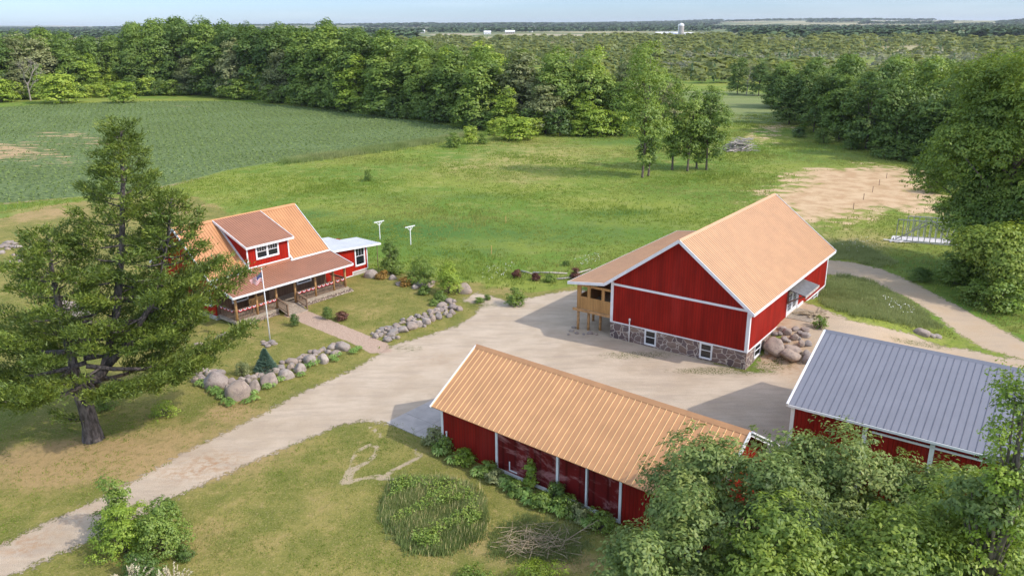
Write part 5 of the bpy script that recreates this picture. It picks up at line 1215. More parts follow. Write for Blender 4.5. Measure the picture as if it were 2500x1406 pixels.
for i, (px, py, h, R_, mt) in enumerate(((1060, 1085, 1.2, 0.8, 'leaf_pale'), (1085, 1100, 1.0, 0.8, 'leaf_mid'), (1135, 1130, 0.9, 0.7, 'leaf_lime'), (1190, 1160, 0.9, 0.6, 'leaf_mid'), (1210, 1175, 0.7, 0.6, 'leaf_pale'), (1262, 1205, 0.8, 0.6, 'leaf_mid'), (1295, 1190, 1.9, 0.45, 'leaf_lime'), (1322, 1238, 0.9, 0.6, 'leaf_mid'), (1355, 1228, 1.3, 0.55, 'leaf_dark'), (1385, 1250, 1.0, 0.8, 'leaf_mid'), (1410, 1268, 0.9, 0.6, 'leaf_pale'), (1465, 1290, 1.1, 0.8, 'leaf_mid'))):
    shrub(600+i, px, py, h, R_, mt, 'leafy plant %s, bed along the shed' % ['with pale blades at the left shed corner', 'beside the shed pipe', 'with bright fronds', 'below the red wall', 'with pale leaves', 'between the hostas', 'tallest and lime green', 'under the worn panels', 'dark and upright', 'with broad fronds', 'with greyish leaves', 'at the right end'][i], 110, 9, 0.13, 0.17, name='plant')

# ------------------------------------------------------------------ boulders
def rock_mesh(seed, sub=3):
    import bmesh
    bm = bmesh.new(); bmesh.ops.create_icosphere(bm, subdivisions=sub, radius=1.0); r = random.Random(seed); off = Vector((seed*3.7, seed*1.3, 0))
    pl = [(Vector((r.gauss(0, 1), r.gauss(0, 1), r.gauss(0, 1))).normalized(), r.uniform(0.62, 0.9)) for _ in range(8)]
    for v in bm.verts:
        p = v.co.copy(); p *= 1+0.18*mnoise.noise(p*1.1+off)
        for n_, d_ in pl:
            e = p.dot(n_)-d_
            if e > 0: p -= n_*e*0.88
        p += p.normalized()*0.035*mnoise.noise(p*4+off); v.co = p
    me = bpy.data.meshes.new('rock'); bm.to_mesh(me); bm.free(); me.materials.append(M['rock'])
    me.polygons.foreach_set('use_smooth', [True]*len(me.polygons)); return me
RM = [rock_mesh(i) for i in range(10)]
def rock(px, py, wpx, hpx, lab, grp, name='boulder', k=None, lift=0.28):
    """px,py: centre in the picture"""
    g = G(px, py+hpx*0.32); d = math.hypot(g[0], g[1], 25)*0.98; rw = wpx*0.5*d/FPX*1.18; rh = hpx*0.5*d/FPX*1.12
    o = link(name, RM[random.randrange(10) if k is None else k], None, Vector(g)+Vector((0, 0, rh*lift*1.0)), (random.uniform(-.2, .2), random.uniform(-.2, .2), random.uniform(0, 6.28)), (rw, rw*random.uniform(0.8, 1.0), max(rh, rw*0.55)))
    tag(o, lab, 'rock', grp); return o
z6 = lambda l: [(440+a/3.289, 640+b/3.289, w_/3.289, h_/3.289) for a, b, w_, h_ in l]
BIG = {(470, 1025): 'largest upright boulder of the left stone wall, at its lower bend', (290, 940): 'big split-faced boulder near the left end of the left stone wall', (720, 935): 'wide grey boulder right of the upright ones in the left wall', (850, 895): 'rounded boulder in the middle of the left stone wall', (965, 845): 'upright tan boulder in the middle of the left stone wall', (1040, 775): 'flat-topped broad boulder in the right half of the left wall', (1150, 770): 'grey tilted boulder in the right half of the left wall', (1250, 725): 'pinkish boulder near the walk end of the left wall', (1310, 670): 'long grey slab-like boulder ending the left wall at the walk', (600, 990): 'upright brown boulder right of the largest one in the left wall'}
for a, b, w_, h_ in [(110,880,60,60),(150,890,50,50),(190,860,60,60),(225,880,55,60),(120,940,60,70),(165,945,60,65),(195,975,45,50),(290,940,190,150),(415,950,90,60),(470,1025,170,190),(390,1010,70,80),(345,985,50,40),(545,950,50,60),(600,990,100,120),(575,920,70,50),(540,915,50,40),(650,900,60,40),(720,935,150,100),(760,865,70,50),(815,840,70,40),(850,895,120,95),(900,790,90,50),(890,835,60,45),(965,845,90,100),(975,760,50,30),(960,790,40,30),(1040,775,120,90),(1020,745,40,25),(1050,715,50,30),(1105,720,50,30),(1150,770,100,90),(1155,695,50,45),(1190,715,50,40),(1250,725,90,60),(1220,675,70,50),(1310,670,120,80),(320,885,80,40),(265,870,60,40),(500,935,60,40),(130,850,50,40),(700,870,40,30),(1085,740,40,30)]:
    q = z6([(a, b, w_, h_)])[0]; rock(*q, BIG.get((a, b), 'fieldstone in the low stone wall along the front lawn, left of the walk'), 'fieldstones of the left stone wall' if (a, b) not in BIG else None)
for a, b, w_, h_ in [(1545,570,35,35),(1570,590,50,50),(1590,550,50,35),(1610,580,50,40),(1640,565,40,45),(1625,530,60,30),(1680,520,60,30),(1680,545,60,30),(1735,500,60,40),(1690,580,70,30),(1720,550,80,60),(1670,615,70,50),(1710,605,40,30),(1745,600,40,35),(1790,535,100,60),(1790,480,40,30),(1760,515,50,30),(1855,505,110,75),(1850,460,70,30),(1920,430,50,45),(1915,490,60,80),(1960,510,30,30),(1885,475,50,35),(1960,415,40,40),(1975,465,75,80),(2010,385,60,35),(2025,445,60,70),(2075,430,70,65),(2075,380,70,30),(2050,400,40,30),(2130,405,40,50),(2100,340,80,40),(2140,360,50,30),(2180,395,60,60),(2160,425,50,40),(2095,290,50,45),(2165,305,80,45),(2200,355,80,60),(2240,370,50,50),(2135,290,25,30),(2195,350,30,30),(2045,305,40,30),(1650,600,40,30),(2120,375,40,30)]:
    q = z6([(a, b, w_, h_)])[0]; rock(*q, 'fieldstone in the low stone wall between the walk and the garden, right of the walk', 'fieldstones of the right stone wall')
for (px, py, w_, h_), lab in zip([(1136, 703, 38, 32), (907, 667, 34, 26), (958, 676, 20, 16), (1022, 692, 26, 20), (1046, 692, 34, 18), (975, 692, 18, 10), (1036, 712, 24, 8), (1012, 700, 16, 12), (550, 820, 40, 18), (485, 840, 20, 12), (1075, 727, 14, 10)],
    ['big pointed pink boulder standing alone right of the garden bed', 'rounded grey boulder at the corner of the house wing', 'grey boulder between the two rusty shrubs', 'pale boulder in the middle of the garden bed', 'wide pale boulder under the broad garden shrub', 'low flat stone at the front edge of the garden bed', 'thin flat stone on the lawn edge of the garden bed', 'small stone beside the pale garden boulder', 'long flat stone on the lawn under the pine boughs', 'small stone by the porch corner under the pine', 'small stone at the head of the right stone wall']):
    rock(px, py, w_, h_, lab, None)
zb6 = lambda a, b, w_, h_: (1480+a/4.63, 760+b/4.63, w_/4.63, h_/4.63)
BP = {(1895, 365): 'largest split boulder of the pile against the barn foundation', (2100, 365): 'long dark boulder in the middle of the barn boulder pile', (2085, 475): 'wide low boulder at the front of the barn boulder pile', (2290, 510): 'pale boulder beside the grey roof corner in the barn pile'}
for a in [(1895,365,200,220),(1835,400,90,160),(2020,280,90,70),(2045,220,90,90),(2100,365,190,110),(2085,475,200,130),(2125,270,80,90),(2140,195,80,45),(2215,325,70,80),(2255,260,90,60),(2275,410,100,80),(2290,510,140,100),(1990,190,80,50),(1910,235,70,40),(1965,235,60,50),(2280,330,80,70),(2340,440,70,60),(2250,200,90,40),(2190,235,60,50),(2180,290,50,40),(2060,300,50,40)]:
    q_ = zb6(*a); rock(q_[0], q_[1], q_[2]*1.0, q_[3]*1.0, BP.get(a[:2], 'boulder in the pile beside the barn near the side door'), None if a[:2] in BP else 'boulders of the pile beside the barn', lift=0.4)
rf = random.Random(31)
for wl, n_, lab, grp in (([(468, 905), (500, 925), (560, 945), (600, 935), (650, 905), (700, 885), (745, 865), (790, 848), (830, 840)], 34, 'small filler stone between the boulders of the wall left of the walk', 'small stones of the left stone wall'),
                         ([(915, 815), (950, 800), (1000, 780), (1040, 765), (1080, 752), (1110, 740), (1095, 728)], 30, 'small filler stone between the boulders of the wall right of the walk', 'small stones of the right stone wall')):
    for i in range(n_):
        u_ = rf.random()*(len(wl)-1); k_ = int(u_); f_ = u_-k_; w_ = rf.uniform(8, 15)
        rock(wl[k_][0]*(1-f_)+wl[k_+1][0]*f_+rf.uniform(-6, 6), wl[k_][1]*(1-f_)+wl[k_+1][1]*f_+rf.uniform(-5, 9), w_, w_*0.8, lab, grp, lift=0.5)
z0 = lambda a, b, w_, h_: (a/7.03, 560+b/7.03, w_/7.03, h_/7.03)
for a in [(120,230,120,70),(190,220,100,60),(260,240,100,60),(60,280,110,60),(130,290,90,40),(210,290,80,50),(310,290,110,60),(40,390,100,60),(130,335,80,30),(380,345,70,30),(20,300,70,50)]:
    rock(*z0(*a), 'pale stone in the upper stone pile at the left picture edge', 'stones of the upper left pile')
for a in [(235,435,60,30),(345,460,110,60),(310,510,110,60),(390,500,70,50),(465,490,90,60),(545,505,80,40),(190,550,70,30),(330,560,90,60),(270,545,60,40)]:
    rock(*z0(*a), 'stone in the lower stone pile left of the pine', 'stones of the lower left pile')
for px, py, w_ in ((150, 742, 30), (205, 745, 32), (190, 765, 30), (222, 765, 30), (165, 760, 26), (235, 750, 26), (178, 742, 24)): rock(px, py, w_, w_*0.7, 'fieldstone behind the pine trunk', 'fieldstones behind the pine trunk')
for px, py, w_ in ((648, 838, 16), (662, 834, 18), (655, 843, 15), (670, 838, 14), (643, 833, 12)): rock(px, py, w_, w_*0.6, 'stone in the ring at the foot of the flagpole', 'stones at the flagpole')
for (px, py, w_, h_), lab in zip(((2250, 810, 32, 18), (2272, 818, 20, 9), (2290, 820, 18, 10)), ('broad pale flat stone in the grass strip by the sandy lot', 'flat stone right of the broad pale one by the sandy lot', 'rightmost small stone in the grass strip by the sandy lot')): rock(px, py, w_, h_, lab, None)
for px, py, w_ in ((1395, 806, 12), (1408, 812, 10), (1388, 815, 8), (1440, 812, 14), (1425, 815, 8), (1455, 815, 9), (1400, 798, 10)): rock(px, py, w_, w_*0.7, 'loose stone under the barn porch on stilts', 'loose stones under the barn porch')

print('wood trees', count, 'bushes', nb)
# ------------------------------------------------------------------ grass stands
def blades(cx, cy, h, wd, per, r, mat, name, lean=0.35):
    n = len(cx); z = hgt(cx, cy); c = np.repeat(np.stack([cx, cy, z], -1), per, 0); m = n*per
    hh = np.repeat(h, per)*r.uniform(0.5, 1.15, m); a = r.uniform(0, 6.28, m); sp = np.repeat(wd, per)
    c = c+np.stack([r.normal(size=m)*sp*2.2, r.normal(size=m)*sp*2.2, np.zeros(m)], -1)
    s = np.stack([np.cos(a), np.sin(a), np.zeros(m)], -1)*sp[:, None]*0.5; b = r.uniform(0, 6.28, m); l = r.uniform(0.1, lean, m)*hh
    tip = c+np.stack([np.cos(b)*l+0.12*hh, np.sin(b)*l, hh], -1)
    V = np.stack([c-s, c+s, tip], 1).reshape(-1, 3)
    return fast_mesh(name, V, np.arange(3*m).reshape(-1, 3), mat)
def sample_field(n, x0, x1, y0, y1, r, keep):
    x = r.uniform(x0, x1, n*3); y = y0*(y1/y0)**r.random(n*3); k = keep(x, y); return x[k][:n], y[k][:n]
r = np.random.default_rng(9)
def vis(x, y, m=4.0): return np.abs(x) < y*0.66+m
foot_h = [hl(-0.5, 0), hl(19, 3), hl(19, 10), hl(13.5, 14.5), hl(-0.5, 14.5)]
foot_b = [bl(-15.5, -0.3), bl(0.2, -0.3), bl(0.2, 20.5), bl(-15.5, 20.5)]
def free(x, y):
    g_ = np.maximum.reduce([sdf(gravel, x, y), sdf(dirt, x, y), sdf(track, x, y), sdf(crop, x, y)-0.3, sdf(foot_h, x, y), sdf(foot_b, x, y), sdf(path, x, y)])
    return g_ < -0.5
def nz(x, y, s): return np.sin(x*s+1.3*np.sin(y*s*0.7))*np.cos(y*s*1.2+1.7*np.sin(x*s*0.5))
x, y = sample_field(60000, -110, 130, 62, 235, r, lambda x, y: vis(x, y) & free(x, y) & (sdf(lawn, x, y) < -0.5+r.normal(size=x.shape)) & (np.maximum(sdf(sand, x, y), sdf(sand2, x, y)) < r.normal(size=x.shape)*1.5) & (r.random(x.shape) < 0.55+0.45*nz(x, y, 0.17)))
mg = link('meadow_grass', blades(x, y, 0.20+0.26*np.clip(nz(x, y, 0.13), 0, 1), np.full(len(x), 0.06)*(1+y/140), 5, r, M['grass'], 'meadow_grass'))
tag(mg, 'rough uncut meadow grass around and behind the buildings', 'grass', kind='stuff')
# short tufts on the lawn and weeds at the gravel edge
x, y = sample_field(26000, -60, 60, 27, 75, r, lambda x, y: vis(x, y) & free(x, y) & (sdf(lawn, x, y) > -1) & (r.random(x.shape) < 0.5+0.5*nz(x, y, 0.5)))
lg = link('lawn_grass', blades(x, y, np.full(len(x), 0.09), np.full(len(x), 0.045), 5, r, M['grass'], 'lawn_grass', 0.8)); tag(lg, 'mown olive-green lawn tufts around the drive and the house', 'grass', kind='stuff')
def edge_(x, y): return np.maximum(sdf(gravel, x, y), sdf(dirt, x, y))
x, y = sample_field(5200, -40, 60, 30, 80, r, lambda x, y: vis(x, y) & (np.abs(edge_(x, y)+0.2) < 0.55) & (sdf(foot_b, x, y) < -0.2) & (sdf([sl(-1, -1), sl(19, -1), sl(19, 9), sl(-1, 9)], x, y) < 0) & (r.random(x.shape) < 0.5+0.5*nz(x, y, 0.8)))
we = link('edge_weeds', blades(x, y, np.full(len(x), 0.13), np.full(len(x), 0.05), 6, r, M['grass'], 'edge_weeds', 0.7)); tag(we, 'ragged weeds creeping in from the edge of the gravel', 'weeds', kind='stuff')
def patch(poly_px, n, h, wd, per, mat, name, label, cat='grass', lean=0.35):
    pg = np.array(P(poly_px)); x = r.uniform(pg[:, 0].min(), pg[:, 0].max(), n*4); y = r.uniform(pg[:, 1].min(), pg[:, 1].max(), n*4)
    k = (sdf(pg, x, y)+r.normal(size=x.shape)*0.25 > 0); x = x[k][:n]; y = y[k][:n]; hv = h*(0.7+0.3*nz(x, y, 1.5))
    return tag(link(name, blades(x, y, hv, np.full(len(x), wd), per, r, mat, name, lean)), label, cat, kind='stuff')
isl = [(935, 1230), (950, 1190), (985, 1172), (1060, 1175), (1120, 1185), (1165, 1215), (1185, 1265), (1170, 1310), (1130, 1330), (1080, 1355), (1020, 1350), (970, 1310), (940, 1270)]
patch(isl, 4600, 0.62, 0.05, 9, M['tallgrass'], 'tall_grass', 'round island of tall uncut grass on the lower lawn')
patch(isl, 700, 0.85, 0.05, 3, M['straw'], 'seed_heads', 'pale seed heads over the round island of tall grass', lean=0.2)
patch([(1995, 690), (2060, 672), (2130, 690), (2200, 728), (2260, 770), (2305, 800), (2250, 800), (2180, 790), (2080, 770), (2010, 745)], 5200, 0.55, 0.06, 7, M['tallgrass'], 'tall_grass', 'tall dark weeds between the barn and the right-hand track', 'weeds')
patch([(2010, 600), (2090, 590), (2190, 640), (2150, 655), (2080, 636), (2010, 632)], 1400, 0.5, 0.07, 6, M['tallgrass'], 'tall_grass', 'weedy verge above the right-hand track behind the barn', 'weeds')
patch([(1190, 1300), (1290, 1255), (1390, 1290), (1450, 1330), (1400, 1370), (1290, 1380), (1200, 1350)], 1500, 0.35, 0.035, 7, M['tallgrass'], 'tall_grass', 'grass growing through the brush pile below the shed', 'grass')
for i, (pl, lab) in enumerate((([(1170, 670), (1230, 640), (1260, 650), (1225, 690), (1180, 690)], 'white wildflowers in the meadow beside the garden bed'), ([(1400, 640), (1460, 620), (1470, 640), (1420, 660)], 'white wildflowers in the meadow left of the barn roof'), ([(2040, 600), (2120, 585), (2150, 610), (2070, 625)], 'white wildflowers on the verge behind the barn'), ([(2150, 730), (2230, 760), (2240, 780), (2170, 765)], 'white wildflowers among the tall weeds by the track'))):
    pg = np.array(P(pl)); x = r.uniform(pg[:, 0].min(), pg[:, 0].max(), 500); y = r.uniform(pg[:, 1].min(), pg[:, 1].max(), 500); k = sdf(pg, x, y) > 0; x = x[k][:60]; y = y[k][:60]
    c = np.stack([x, y, hgt(x, y)+r.uniform(0.35, 0.55, len(x))], -1); V, F = leaves(c, unit(r.normal(size=c.shape)*0.3+np.array([0, 0, 1])), 0.11, r, 0.9)
    tag(link('wildflowers', fast_mesh('wildflowers', V, F, M['flowers'])), lab, 'flowers', kind='stuff')
xi = r.uniform(*sorted((G(940, 1260)[0], G(1185, 1260)[0])), 2600); yi = r.uniform(G(1060, 1350)[1], G(1060, 1180)[1], 2600); ki = (sdf(P(isl), xi, yi) > 0.2) & (nz(xi, yi, 1.1) > -0.2); xi, yi = xi[ki], yi[ki]
ci = np.repeat(np.stack([xi, yi, r.uniform(0.2, 0.62, len(xi))], -1), 5, 0)+r.normal(size=(len(xi)*5, 3))*0.07; Vi, Fi = leaves(ci, unit(r.normal(size=ci.shape)*0.5+np.array([0, 0, .9])), 0.13, r, 0.6)
tag(link('broad_weeds', fast_mesh('broad_weeds', Vi, Fi, M['leaf_mid'])), 'leafy weeds mixed through the round island of tall grass', 'weeds', kind='stuff')
# hedge-like rough strip along the crop
x = []; y = []
for (a_, b_) in zip(P([(700, 395), (850, 376), (960, 360), (1060, 345)]), P([(850, 376), (960, 360), (1060, 345), (1140, 332)])):
    t_ = r.random(1300); x += list(a_[0]+(b_[0]-a_[0])*t_+r.normal(size=1300)*0.8); y += list(a_[1]+(b_[1]-a_[1])*t_+r.normal(size=1300)*2.0)
x = np.array(x); y = np.array(y); tag(link('verge_grass', blades(x, y, np.full(len(x), 0.8), np.full(len(x), 0.13), 5, r, M['tallgrass'], 'verge_grass')), 'strip of taller grass along the near edge of the crop field', 'grass', kind='stuff')
# crop plants: rows too many to count
cp = np.array(P([(-60, 500), (0, 497), (150, 484), (330, 470), (450, 444), (560, 415), (700, 392), (850, 372), (960, 355), (1060, 338), (1150, 322), (1110, 308), (1000, 293), (900, 281), (800, 268), (700, 258), (560, 247), (350, 248), (120, 254), (0, 263), (-60, 268)]))
rw = []; ca = math.cos(math.radians(24)); sa = math.sin(math.radians(24))
us = np.arange(-420, 420, 1.5)
for u in us:
    v_ = np.arange(-50, 520, 1.05)+r.uniform(0, 1); xx = u*ca-v_*sa; yy = u*sa+v_*ca; k = (yy > 60) & (yy < 400) & (np.abs(xx) < yy*0.68+3)
    rw.append(np.stack([xx[k], yy[k]], -1))
rw = np.concatenate(rw); rw = rw[sdf(cp, rw[:, 0], rw[:, 1]) > 0.4]; bsd = np.maximum.reduce([sdf(b, rw[:, 0], rw[:, 1]) for b in cropbare]); rw = rw[(bsd < r.normal(size=len(rw))*2.0-0.3) | (r.random(len(rw)) < 0.35)]
rw += r.normal(size=rw.shape)*0.12; print('crop plants', len(rw))
c = np.repeat(np.stack([rw[:, 0], rw[:, 1], hgt(rw[:, 0], rw[:, 1])+0.26], -1), 3, 0)+r.normal(size=(len(rw)*3, 3))*np.array([0.3, 0.3, 0.07])
V, F = leaves(c, unit(r.normal(size=c.shape)*0.5+np.array([0, 0, 0.9])), 0.36, r, 0.75)
M['crop'] = leaf('crop_leaves', (0.120, 0.185, 0.048), (0.170, 0.250, 0.068), (0.225, 0.315, 0.092), 0.25, 0)
tag(link('crop_plants', fast_mesh('crop_plants', V, F, M['crop'])), 'rows of dark green young crop plants in the field behind the house', 'crop', kind='stuff')

# ------------------------------------------------------------------ far country: scrub, conifers, belts of wood
def replicate(tV, tF, x, y, z, sx, sz, r):
    n = len(x); a = r.uniform(0, 6.28, n); ca = np.cos(a)[:, None]; sa = np.sin(a)[:, None]
    vx = tV[None, :, 0]*ca-tV[None, :, 1]*sa; vy = tV[None, :, 0]*sa+tV[None, :, 1]*ca; vz = np.repeat(tV[None, :, 2], n, 0)
    V = np.stack([vx*sx[:, None]+x[:, None], vy*sx[:, None]+y[:, None], vz*sz[:, None]+z[:, None]], -1).reshape(-1, 3)
    F = (tF[None]+(np.arange(n)*len(tV))[:, None, None]).reshape(-1, tF.shape[1]); return V, F
def blob_t(n, seed, size=0.42, low=0.0):
    r = np.random.default_rng(seed); d = rdir(n, r); d[:, 2] = np.abs(d[:, 2])*1.0-low; c = unit(d)*r.uniform(0.6, 1.0, (n, 1))*np.array([0.5, 0.5, 0.55])+np.array([0, 0, 0.42]); return leaves(c, unit(d+r.normal(size=d.shape)*0.3+np.array([0, 0, .2])), size, r, 0.8)
def cone_t(n, seed):
    r = np.random.default_rng(seed); z = r.random(n)**1.3; a = r.uniform(0, 6.28, n); R_ = 0.42*(1-z)+0.03; c = np.stack([np.cos(a)*R_*0.7, np.sin(a)*R_*0.7, z*0.95], -1); return leaves(c, unit(np.stack([np.cos(a), np.sin(a), np.full(n, 0.7)], -1)), 0.26, r, 0.8)
def far_obj(name, label, cat, tmpl, x, y, w_, h_, mat, r):
    V, F = replicate(tmpl[0], tmpl[1], x, y, hgt(x, y), w_, h_, r); o = link(name, fast_mesh(name, V, F, M[mat])); return tag(o, label, cat, kind='stuff')
def spread(n, px0, px1, py0, py1, r):
    """random places on the plain between two picture heights, even over the ground"""
    xs = []; ys = []
    g0 = G((px0+px1)/2, py0)[1]; g1 = G((px0+px1)/2, py1)[1]; lo, hi = min(g0, g1), max(g0, g1)
    y = np.sqrt(r.random(n)*(hi**2-lo**2)+lo**2) if hi < 3000 else lo*(hi/lo)**r.random(n)
    t = r.random(n); sl_ = ((px0+(px1-px0)*t)-1250)/FPX/math.cos(PITCH)*1.0; return y*sl_*0.955, y
r = np.random.default_rng(21)
x, y = spread(12000, 820, 2640, 205, 96, r); k = nz(x, y, 0.012)+0.6*nz(x, y, 0.045) > -0.35; x, y = x[k], y[k]
k = (sdf(farfield, x, y) < -6) & (y > 360); x, y = x[k], y[k]; s_ = r.uniform(1.8, 4.6, len(x))*(1+y/2500)*np.where(r.random(len(x)) < 0.12, 1.9, 1)
far_obj('scrub', 'pale green scrub covering the low plain beyond the woods', 'scrub', blob_t(38, 1, 0.36), x, y, s_*1.5, s_, 'far_scrub', r)
x, y = spread(3000, 820, 2640, 205, 92, r); k = (nz(x, y, 0.015) > -0.1) & (sdf(farfield, x, y) < -6) & (y > 380); x, y = x[k], y[k]; s_ = r.uniform(3.0, 8.5, len(x))
far_obj('young_conifers', 'scattered young dark conifers on the plain beyond the woods', 'conifers', cone_t(26, 2), x, y, s_*0.6, s_, 'far_conifer', r)
x, y = spread(2600, 1600, 2640, 190, 92, r); k = (nz(x, y, 0.008) > 0.0) & (sdf(farfield, x, y) < -6) & (y > 380); x, y = x[k], y[k]; s_ = r.uniform(2.6, 5.5, len(x))*(1+y/2500)
far_obj('dry_scrub', 'greyish leafless scrub on the plain at the right', 'scrub', blob_t(26, 3, 0.3), x, y, s_*1.2, s_, 'far_dry', r)
X_ = []; Y_ = []
for Yb in [1250, 1500, 1850, 2200, 2600, 3100, 3700, 4400, 5200, 6200, 7400, 8800, 10500]:
    n = 0; step = 9 if Yb < 2500 else 13 if Yb < 5000 else 22
    xx = np.arange(-0.72*Yb, 0.72*Yb, step)
    for rr_ in range(3):
        keep = (np.sin(xx/(Yb*0.11)+Yb*0.37)+0.7*np.sin(xx/(Yb*0.043)+Yb) > (-0.35 if Yb > 2300 else 0.1)) & (r.random(len(xx)) < 0.9)
        if Yb < 2300: keep &= ~((xx/Yb > -0.12) & (xx/Yb < 0.26))
        X_.append(xx[keep]+r.normal(size=keep.sum())*step*0.4); Y_.append(np.full(keep.sum(), Yb)+rr_*14+r.normal(size=keep.sum())*12)
X_ = np.concatenate(X_); Y_ = np.concatenate(Y_); s_ = r.uniform(9, 16, len(X_))*(1+0.35*(Y_ > 5000)); print('belt trees', len(X_))
k = (sdf(farm1, X_, Y_) < -15) & (sdf(farm2, X_, Y_) < -15); X_, Y_, s_ = X_[k], Y_[k], s_[k]
far_obj('distant_wood', 'dark belts of woodland running across the plain to the horizon', 'woods', blob_t(16, 4, 0.62), X_, Y_, s_*1.7*(1+0.5*(Y_ > 5000)), s_, 'far_wood', r)
# darker wood edge behind the farm strip
# ---- far farm
def far_building(px, py, wd, dp, h, rh, ang, label, wallm, roofm, name='farm_building', grp=None):
    g = G(px, py); o = thing(name, label, 'building', g, ang, grp)
    mb = MB(); mb.prism([(-wd/2, -dp/2, -0.5), (wd/2, -dp/2, -0.5), (wd/2, dp/2, -0.5), (-wd/2, dp/2, -0.5)], (0, 0, h+0.5))
    for sx in (-1, 1): mb.prism([(sx*wd/2, -dp/2, h), (sx*wd/2, dp/2, h), (sx*wd/2, 0, h+rh-0.2)], (-sx*0.2, 0, 0))
    mb.build('wall', wallm, o)
    mb = MB(); mb.prism([(-wd/2-0.5, -dp/2-0.6, h-0.1), (-wd/2-0.5, 0, h+rh), (-wd/2-0.5, dp/2+0.6, h-0.1), (-wd/2-0.5, 0, h+rh-0.35)], (wd+1, 0, 0)); mb.build('roof', roofm, o)
    mb = MB()
    for k in range(4): mb.box(-wd/2+wd*(k+0.7)/4.6, -wd/2+wd*(k+0.7)/4.6+wd*0.07, -dp/2-0.06, -dp/2-0.01, 0.6, h*0.6)
    mb.build('openings', M['dark'], o); return o
M['pinkwall'] = plain('faded_brick', (0.42, 0.27, 0.24), 0.9)
far_building(1630, 93, 46, 16, 6.5, 4, 0.05, 'long white-roofed farm building on the far plain left of the silo', M['pinkwall'], M['white'])
far_building(1682, 92, 20, 12, 5, 4, 0.1, 'small white farm building just right of the silo', M['white'], M['white'])
far_building(1716, 91, 14, 10, 5, 3, 0.0, 'farther little white farm building right of the silo', M['white'], M['white'])
g = G(1662, 93); o = thing('silo', 'tall pale silo with a domed cap on the far plain', 'silo', g)
mb = MB(); mb.tube([(0, 0, 0), (0, 0, 21)], 5.0, 16); mb.build('body', M['concrete'], o, smooth=False)
mb = MB(); mb.tube([(0, 0, 21), (0, 0, 23.2), (0, 0, 24.8), (0, 0, 25.5)], [5.2, 4.6, 2.8, 0.4], 16); mb.build('dome', M['white'], o)
mb = MB(); mb.beam((-5.4, -1.5, 0), (-5.4, -1.5, 24), 1.2, 1.2); mb.build('chute', M['white'], o)
far_building(1190, 84.5, 18, 12, 5, 4, 0.1, 'small white farmhouse on the far plain, left of centre horizon', M['white'], M['white'])
far_building(1245, 83, 26, 14, 5, 4, 0.05, 'pale farm shed on the far plain right of the small white farmhouse', M['greyboard'], M['white'])
far_building(1032, 82, 14, 12, 6, 4, 0.1, 'white farmhouse at the left end of the far pale field', M['white'], M['white'])
far_building(270, 76, 75, 20, 7, 3, 0.02, 'long white farm shed on the far ridge above the left wood', M['white'], M['white'])
far_building(1906, 71, 40, 20, 6, 4, 0.0, 'distant white-roofed farm shed near the horizon at the right', M['white'], M['white'])
o = thing('water_tower', 'little white domed storage tower on the far plain above the meadow wood', 'tower', G(1296, 79.5)); mb = MB(); mb.tube([(0, 0, 0), (0, 0, 9), (0, 0, 12), (0, 0, 14)], [6, 6, 4.5, 1], 14); mb.build('tank', M['white'], o)

# ---- small things of the yard and the field edge
def plank_pile(px, py, n, R_, H_, label, mat, seed, name='board_pile', cat='pile', length=(2, 4.2)):
    r = random.Random(seed); mb = MB(); g = G(px, py)
    for i in range(n):
        a_ = r.uniform(-0.5, 1.1); L_ = r.uniform(*length); t = r.random(); cz = H_*(1-t)*r.uniform(0.5, 1)
        c = Vector((r.gauss(0, R_*0.4)*(0.4+t), r.gauss(0, R_*0.25)*(0.4+t), cz+0.08)); d = Vector((math.cos(a_), math.sin(a_), r.uniform(-.35, .35)*(1-t))).normalized()*L_/2
        mb.beam(c-d, c+d, r.uniform(0.08, 0.26), 0.06)
    return tag(mb.build(name, mat, None, loc=g), label, cat)
plank_pile(1803, 368, 110, 3.0, 2.6, 'heap of old grey boards beside the meadow trees', M['greyboard'], 4, length=(2, 5))
plank_pile(1945, 322, 14, 1.6, 0.4, 'small scatter of pale boards by the right-hand wood', M['tarp'], 5, length=(1, 2.2))
plank_pile(2190, 590, 9, 1.4, 0.15, 'few pale boards lying in the grass left of the wooden frame', M['tarp'], 6, length=(1, 2.4))
plank_pile(2308, 514, 16, 1.5, 0.45, 'dark heap of scrap at the edge of the sand patch', M['dark'], 7, name='scrap_heap', length=(0.8, 1.8))
plank_pile(1985, 770, 22, 1.3, 0.12, 'scattered sticks and laths on the dirt by the side door', M['twig'], 8, name='stick_scatter', length=(0.8, 2.0))
# wooden frame standing on a white sheet
o = thing('wooden_frame', 'open stud frame of grey lumber standing on a white base by the right-hand trees', 'frame', G(2262, 590), -0.35)
mb = MB(); mb.box(-3.6, 3.6, -1.2, 1.2, 0.02, 0.16); mb.build('base', M['tarp'], o)
for y_, x0_, x1_ in ((-1.15, -3.5, 2.6), (1.15, -2.2, 3.5)):
    mb = MB(); h_ = 2.7
    mb.beam((x0_, y_, h_), (x1_, y_, h_), 0.09, 0.09); mb.beam((x0_, y_, 0.2), (x1_, y_, 0.2), 0.09, 0.09)
    n = int((x1_-x0_)/0.61)
    for k in range(n+1): xx = x0_+(x1_-x0_)*k/n; mb.beam((xx, y_, 0.2), (xx, y_, h_), 0.05, 0.09)
    mb.build('stud_wall', M['steel'], o)
    mb = MB(); mb.beam((x0_, y_+0.07, 0.3), (0, y_+0.07, h_-0.2), 0.06, 0.12); mb.beam((x1_, y_+0.07, 0.3), (0.1, y_+0.07, h_-0.2), 0.06, 0.12); mb.build('brace', M['greyboard'], o)
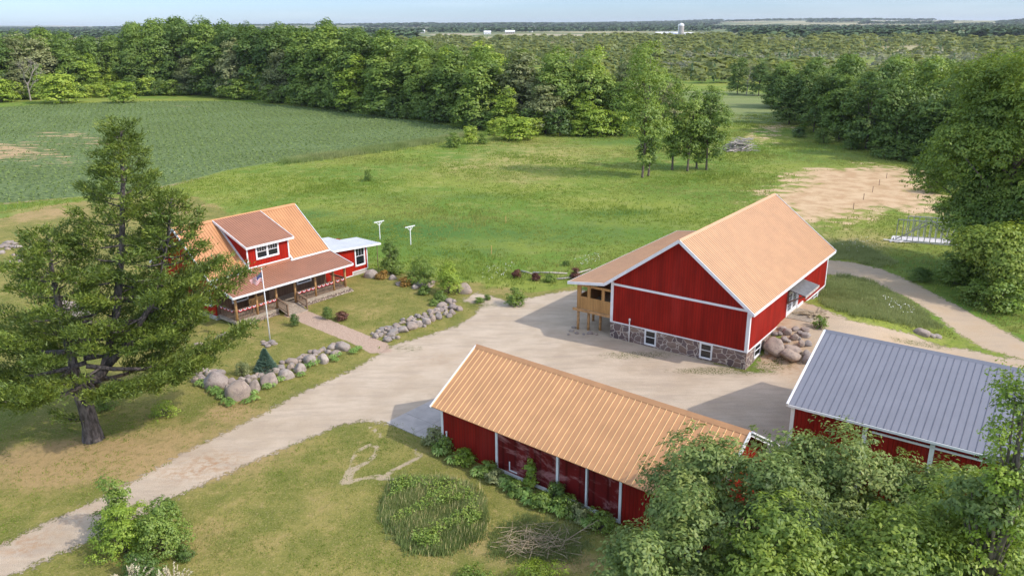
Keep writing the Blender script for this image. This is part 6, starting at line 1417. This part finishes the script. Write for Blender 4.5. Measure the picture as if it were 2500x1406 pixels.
# stakes in the sand
for i, (px, py) in enumerate(((2083, 512), (2108, 488), (2130, 470), (2146, 453), (2164, 436), (1200, 620), (1235, 545))):
    g = G(px, py); mb = MB(); mb.beam((0, 0, -0.1), (0, 0, 0.95), 0.07, 0.07); o = mb.build('stake', M['railwood'] if i < 5 else M['benchwood'], None, loc=g)
    tag(o, ['thin wooden stake in the sand patch', 'pale wooden stake in the meadow grass'][i > 4], 'stake', ['stakes in the sand patch', 'stakes in the meadow'][i > 4])
# logs edging the shrub bed
for i, (a_, b_) in enumerate((((1272, 664), (1302, 672)), ((1300, 668), (1385, 670)), ((1358, 684), (1412, 680)), ((1395, 675), (1442, 660)))):
    p = G(*a_)+Vector((0, 0, 0.12)); q = G(*b_)+Vector((0, 0, 0.12)); mb = MB(); mb.tube([p, p.lerp(q, 0.5)+Vector((0, 0, 0.03)), q], [0.1, 0.09, 0.07], 7)
    tag(mb.build('log', M['greyboard'], None, smooth=True), ['leftmost weathered log edging the shrub bed', 'long weathered log behind the shrubs of the bed', 'weathered log in front of the shrub bed', 'rightmost weathered log beside the barn porch roof'][i], 'log')
# brush pile
rb = random.Random(12); mb = MB(); g = G(1310, 1335)
for i in range(150):
    a_ = rb.uniform(-0.5, 3.4); c = Vector((rb.gauss(0, 0.95), rb.gauss(0, 0.55), rb.uniform(0.03, 0.5))); L_ = rb.uniform(0.5, 1.7); d = Vector((math.cos(a_), math.sin(a_)*0.7, rb.uniform(-.25, .4))).normalized()*L_/2
    mb.tube([c-d, c+Vector((rb.gauss(0, .05), rb.gauss(0, .05), rb.gauss(0, .05))), c+d], [0.016, 0.012, 0.005], 4, cap=False)
tag(mb.build('brush_pile', M['twig'], None, loc=g), 'flat pile of cut twigs on the grass below the shed', 'brush pile')
mb = MB(); p = G(1370, 1330)+Vector((0, 0, 0.1)); q = G(1480, 1285)+Vector((0, 0, 0.75)); mb.tube([p, p.lerp(q, 0.5), q], [0.03, 0.025, 0.012], 5)
for k in range(12): s_ = p.lerp(q, 0.45+k*0.045); mb.tube([s_, s_+Vector((0.3+rb.random()*0.3, rb.uniform(-.3, .3), rb.uniform(-.1, .3)))], [0.012, 0.004], 4)
tag(mb.build('dead_branch', M['twig'], None), 'dead forked branch lying from the brush pile to the shed plants', 'branch')

# ------------------------------------------------------------------ the air
hb = MB(); hb.box(-16500, 16500, -350, 16500, -12, 78)
t = NT('haze_air'); t.t.nodes.remove(t.b)
pv = t.n('ShaderNodeVolumePrincipled', {'Color': (0.80, 0.88, 1.0), 'Density': 0.000045, 'Anisotropy': 0.1}); t.t.links.new(pv.outputs[0], t.out.inputs['Volume'])
tag(hb.build('haze', t.mat), 'thin pale blue summer haze over the plain', 'haze', kind='stuff')
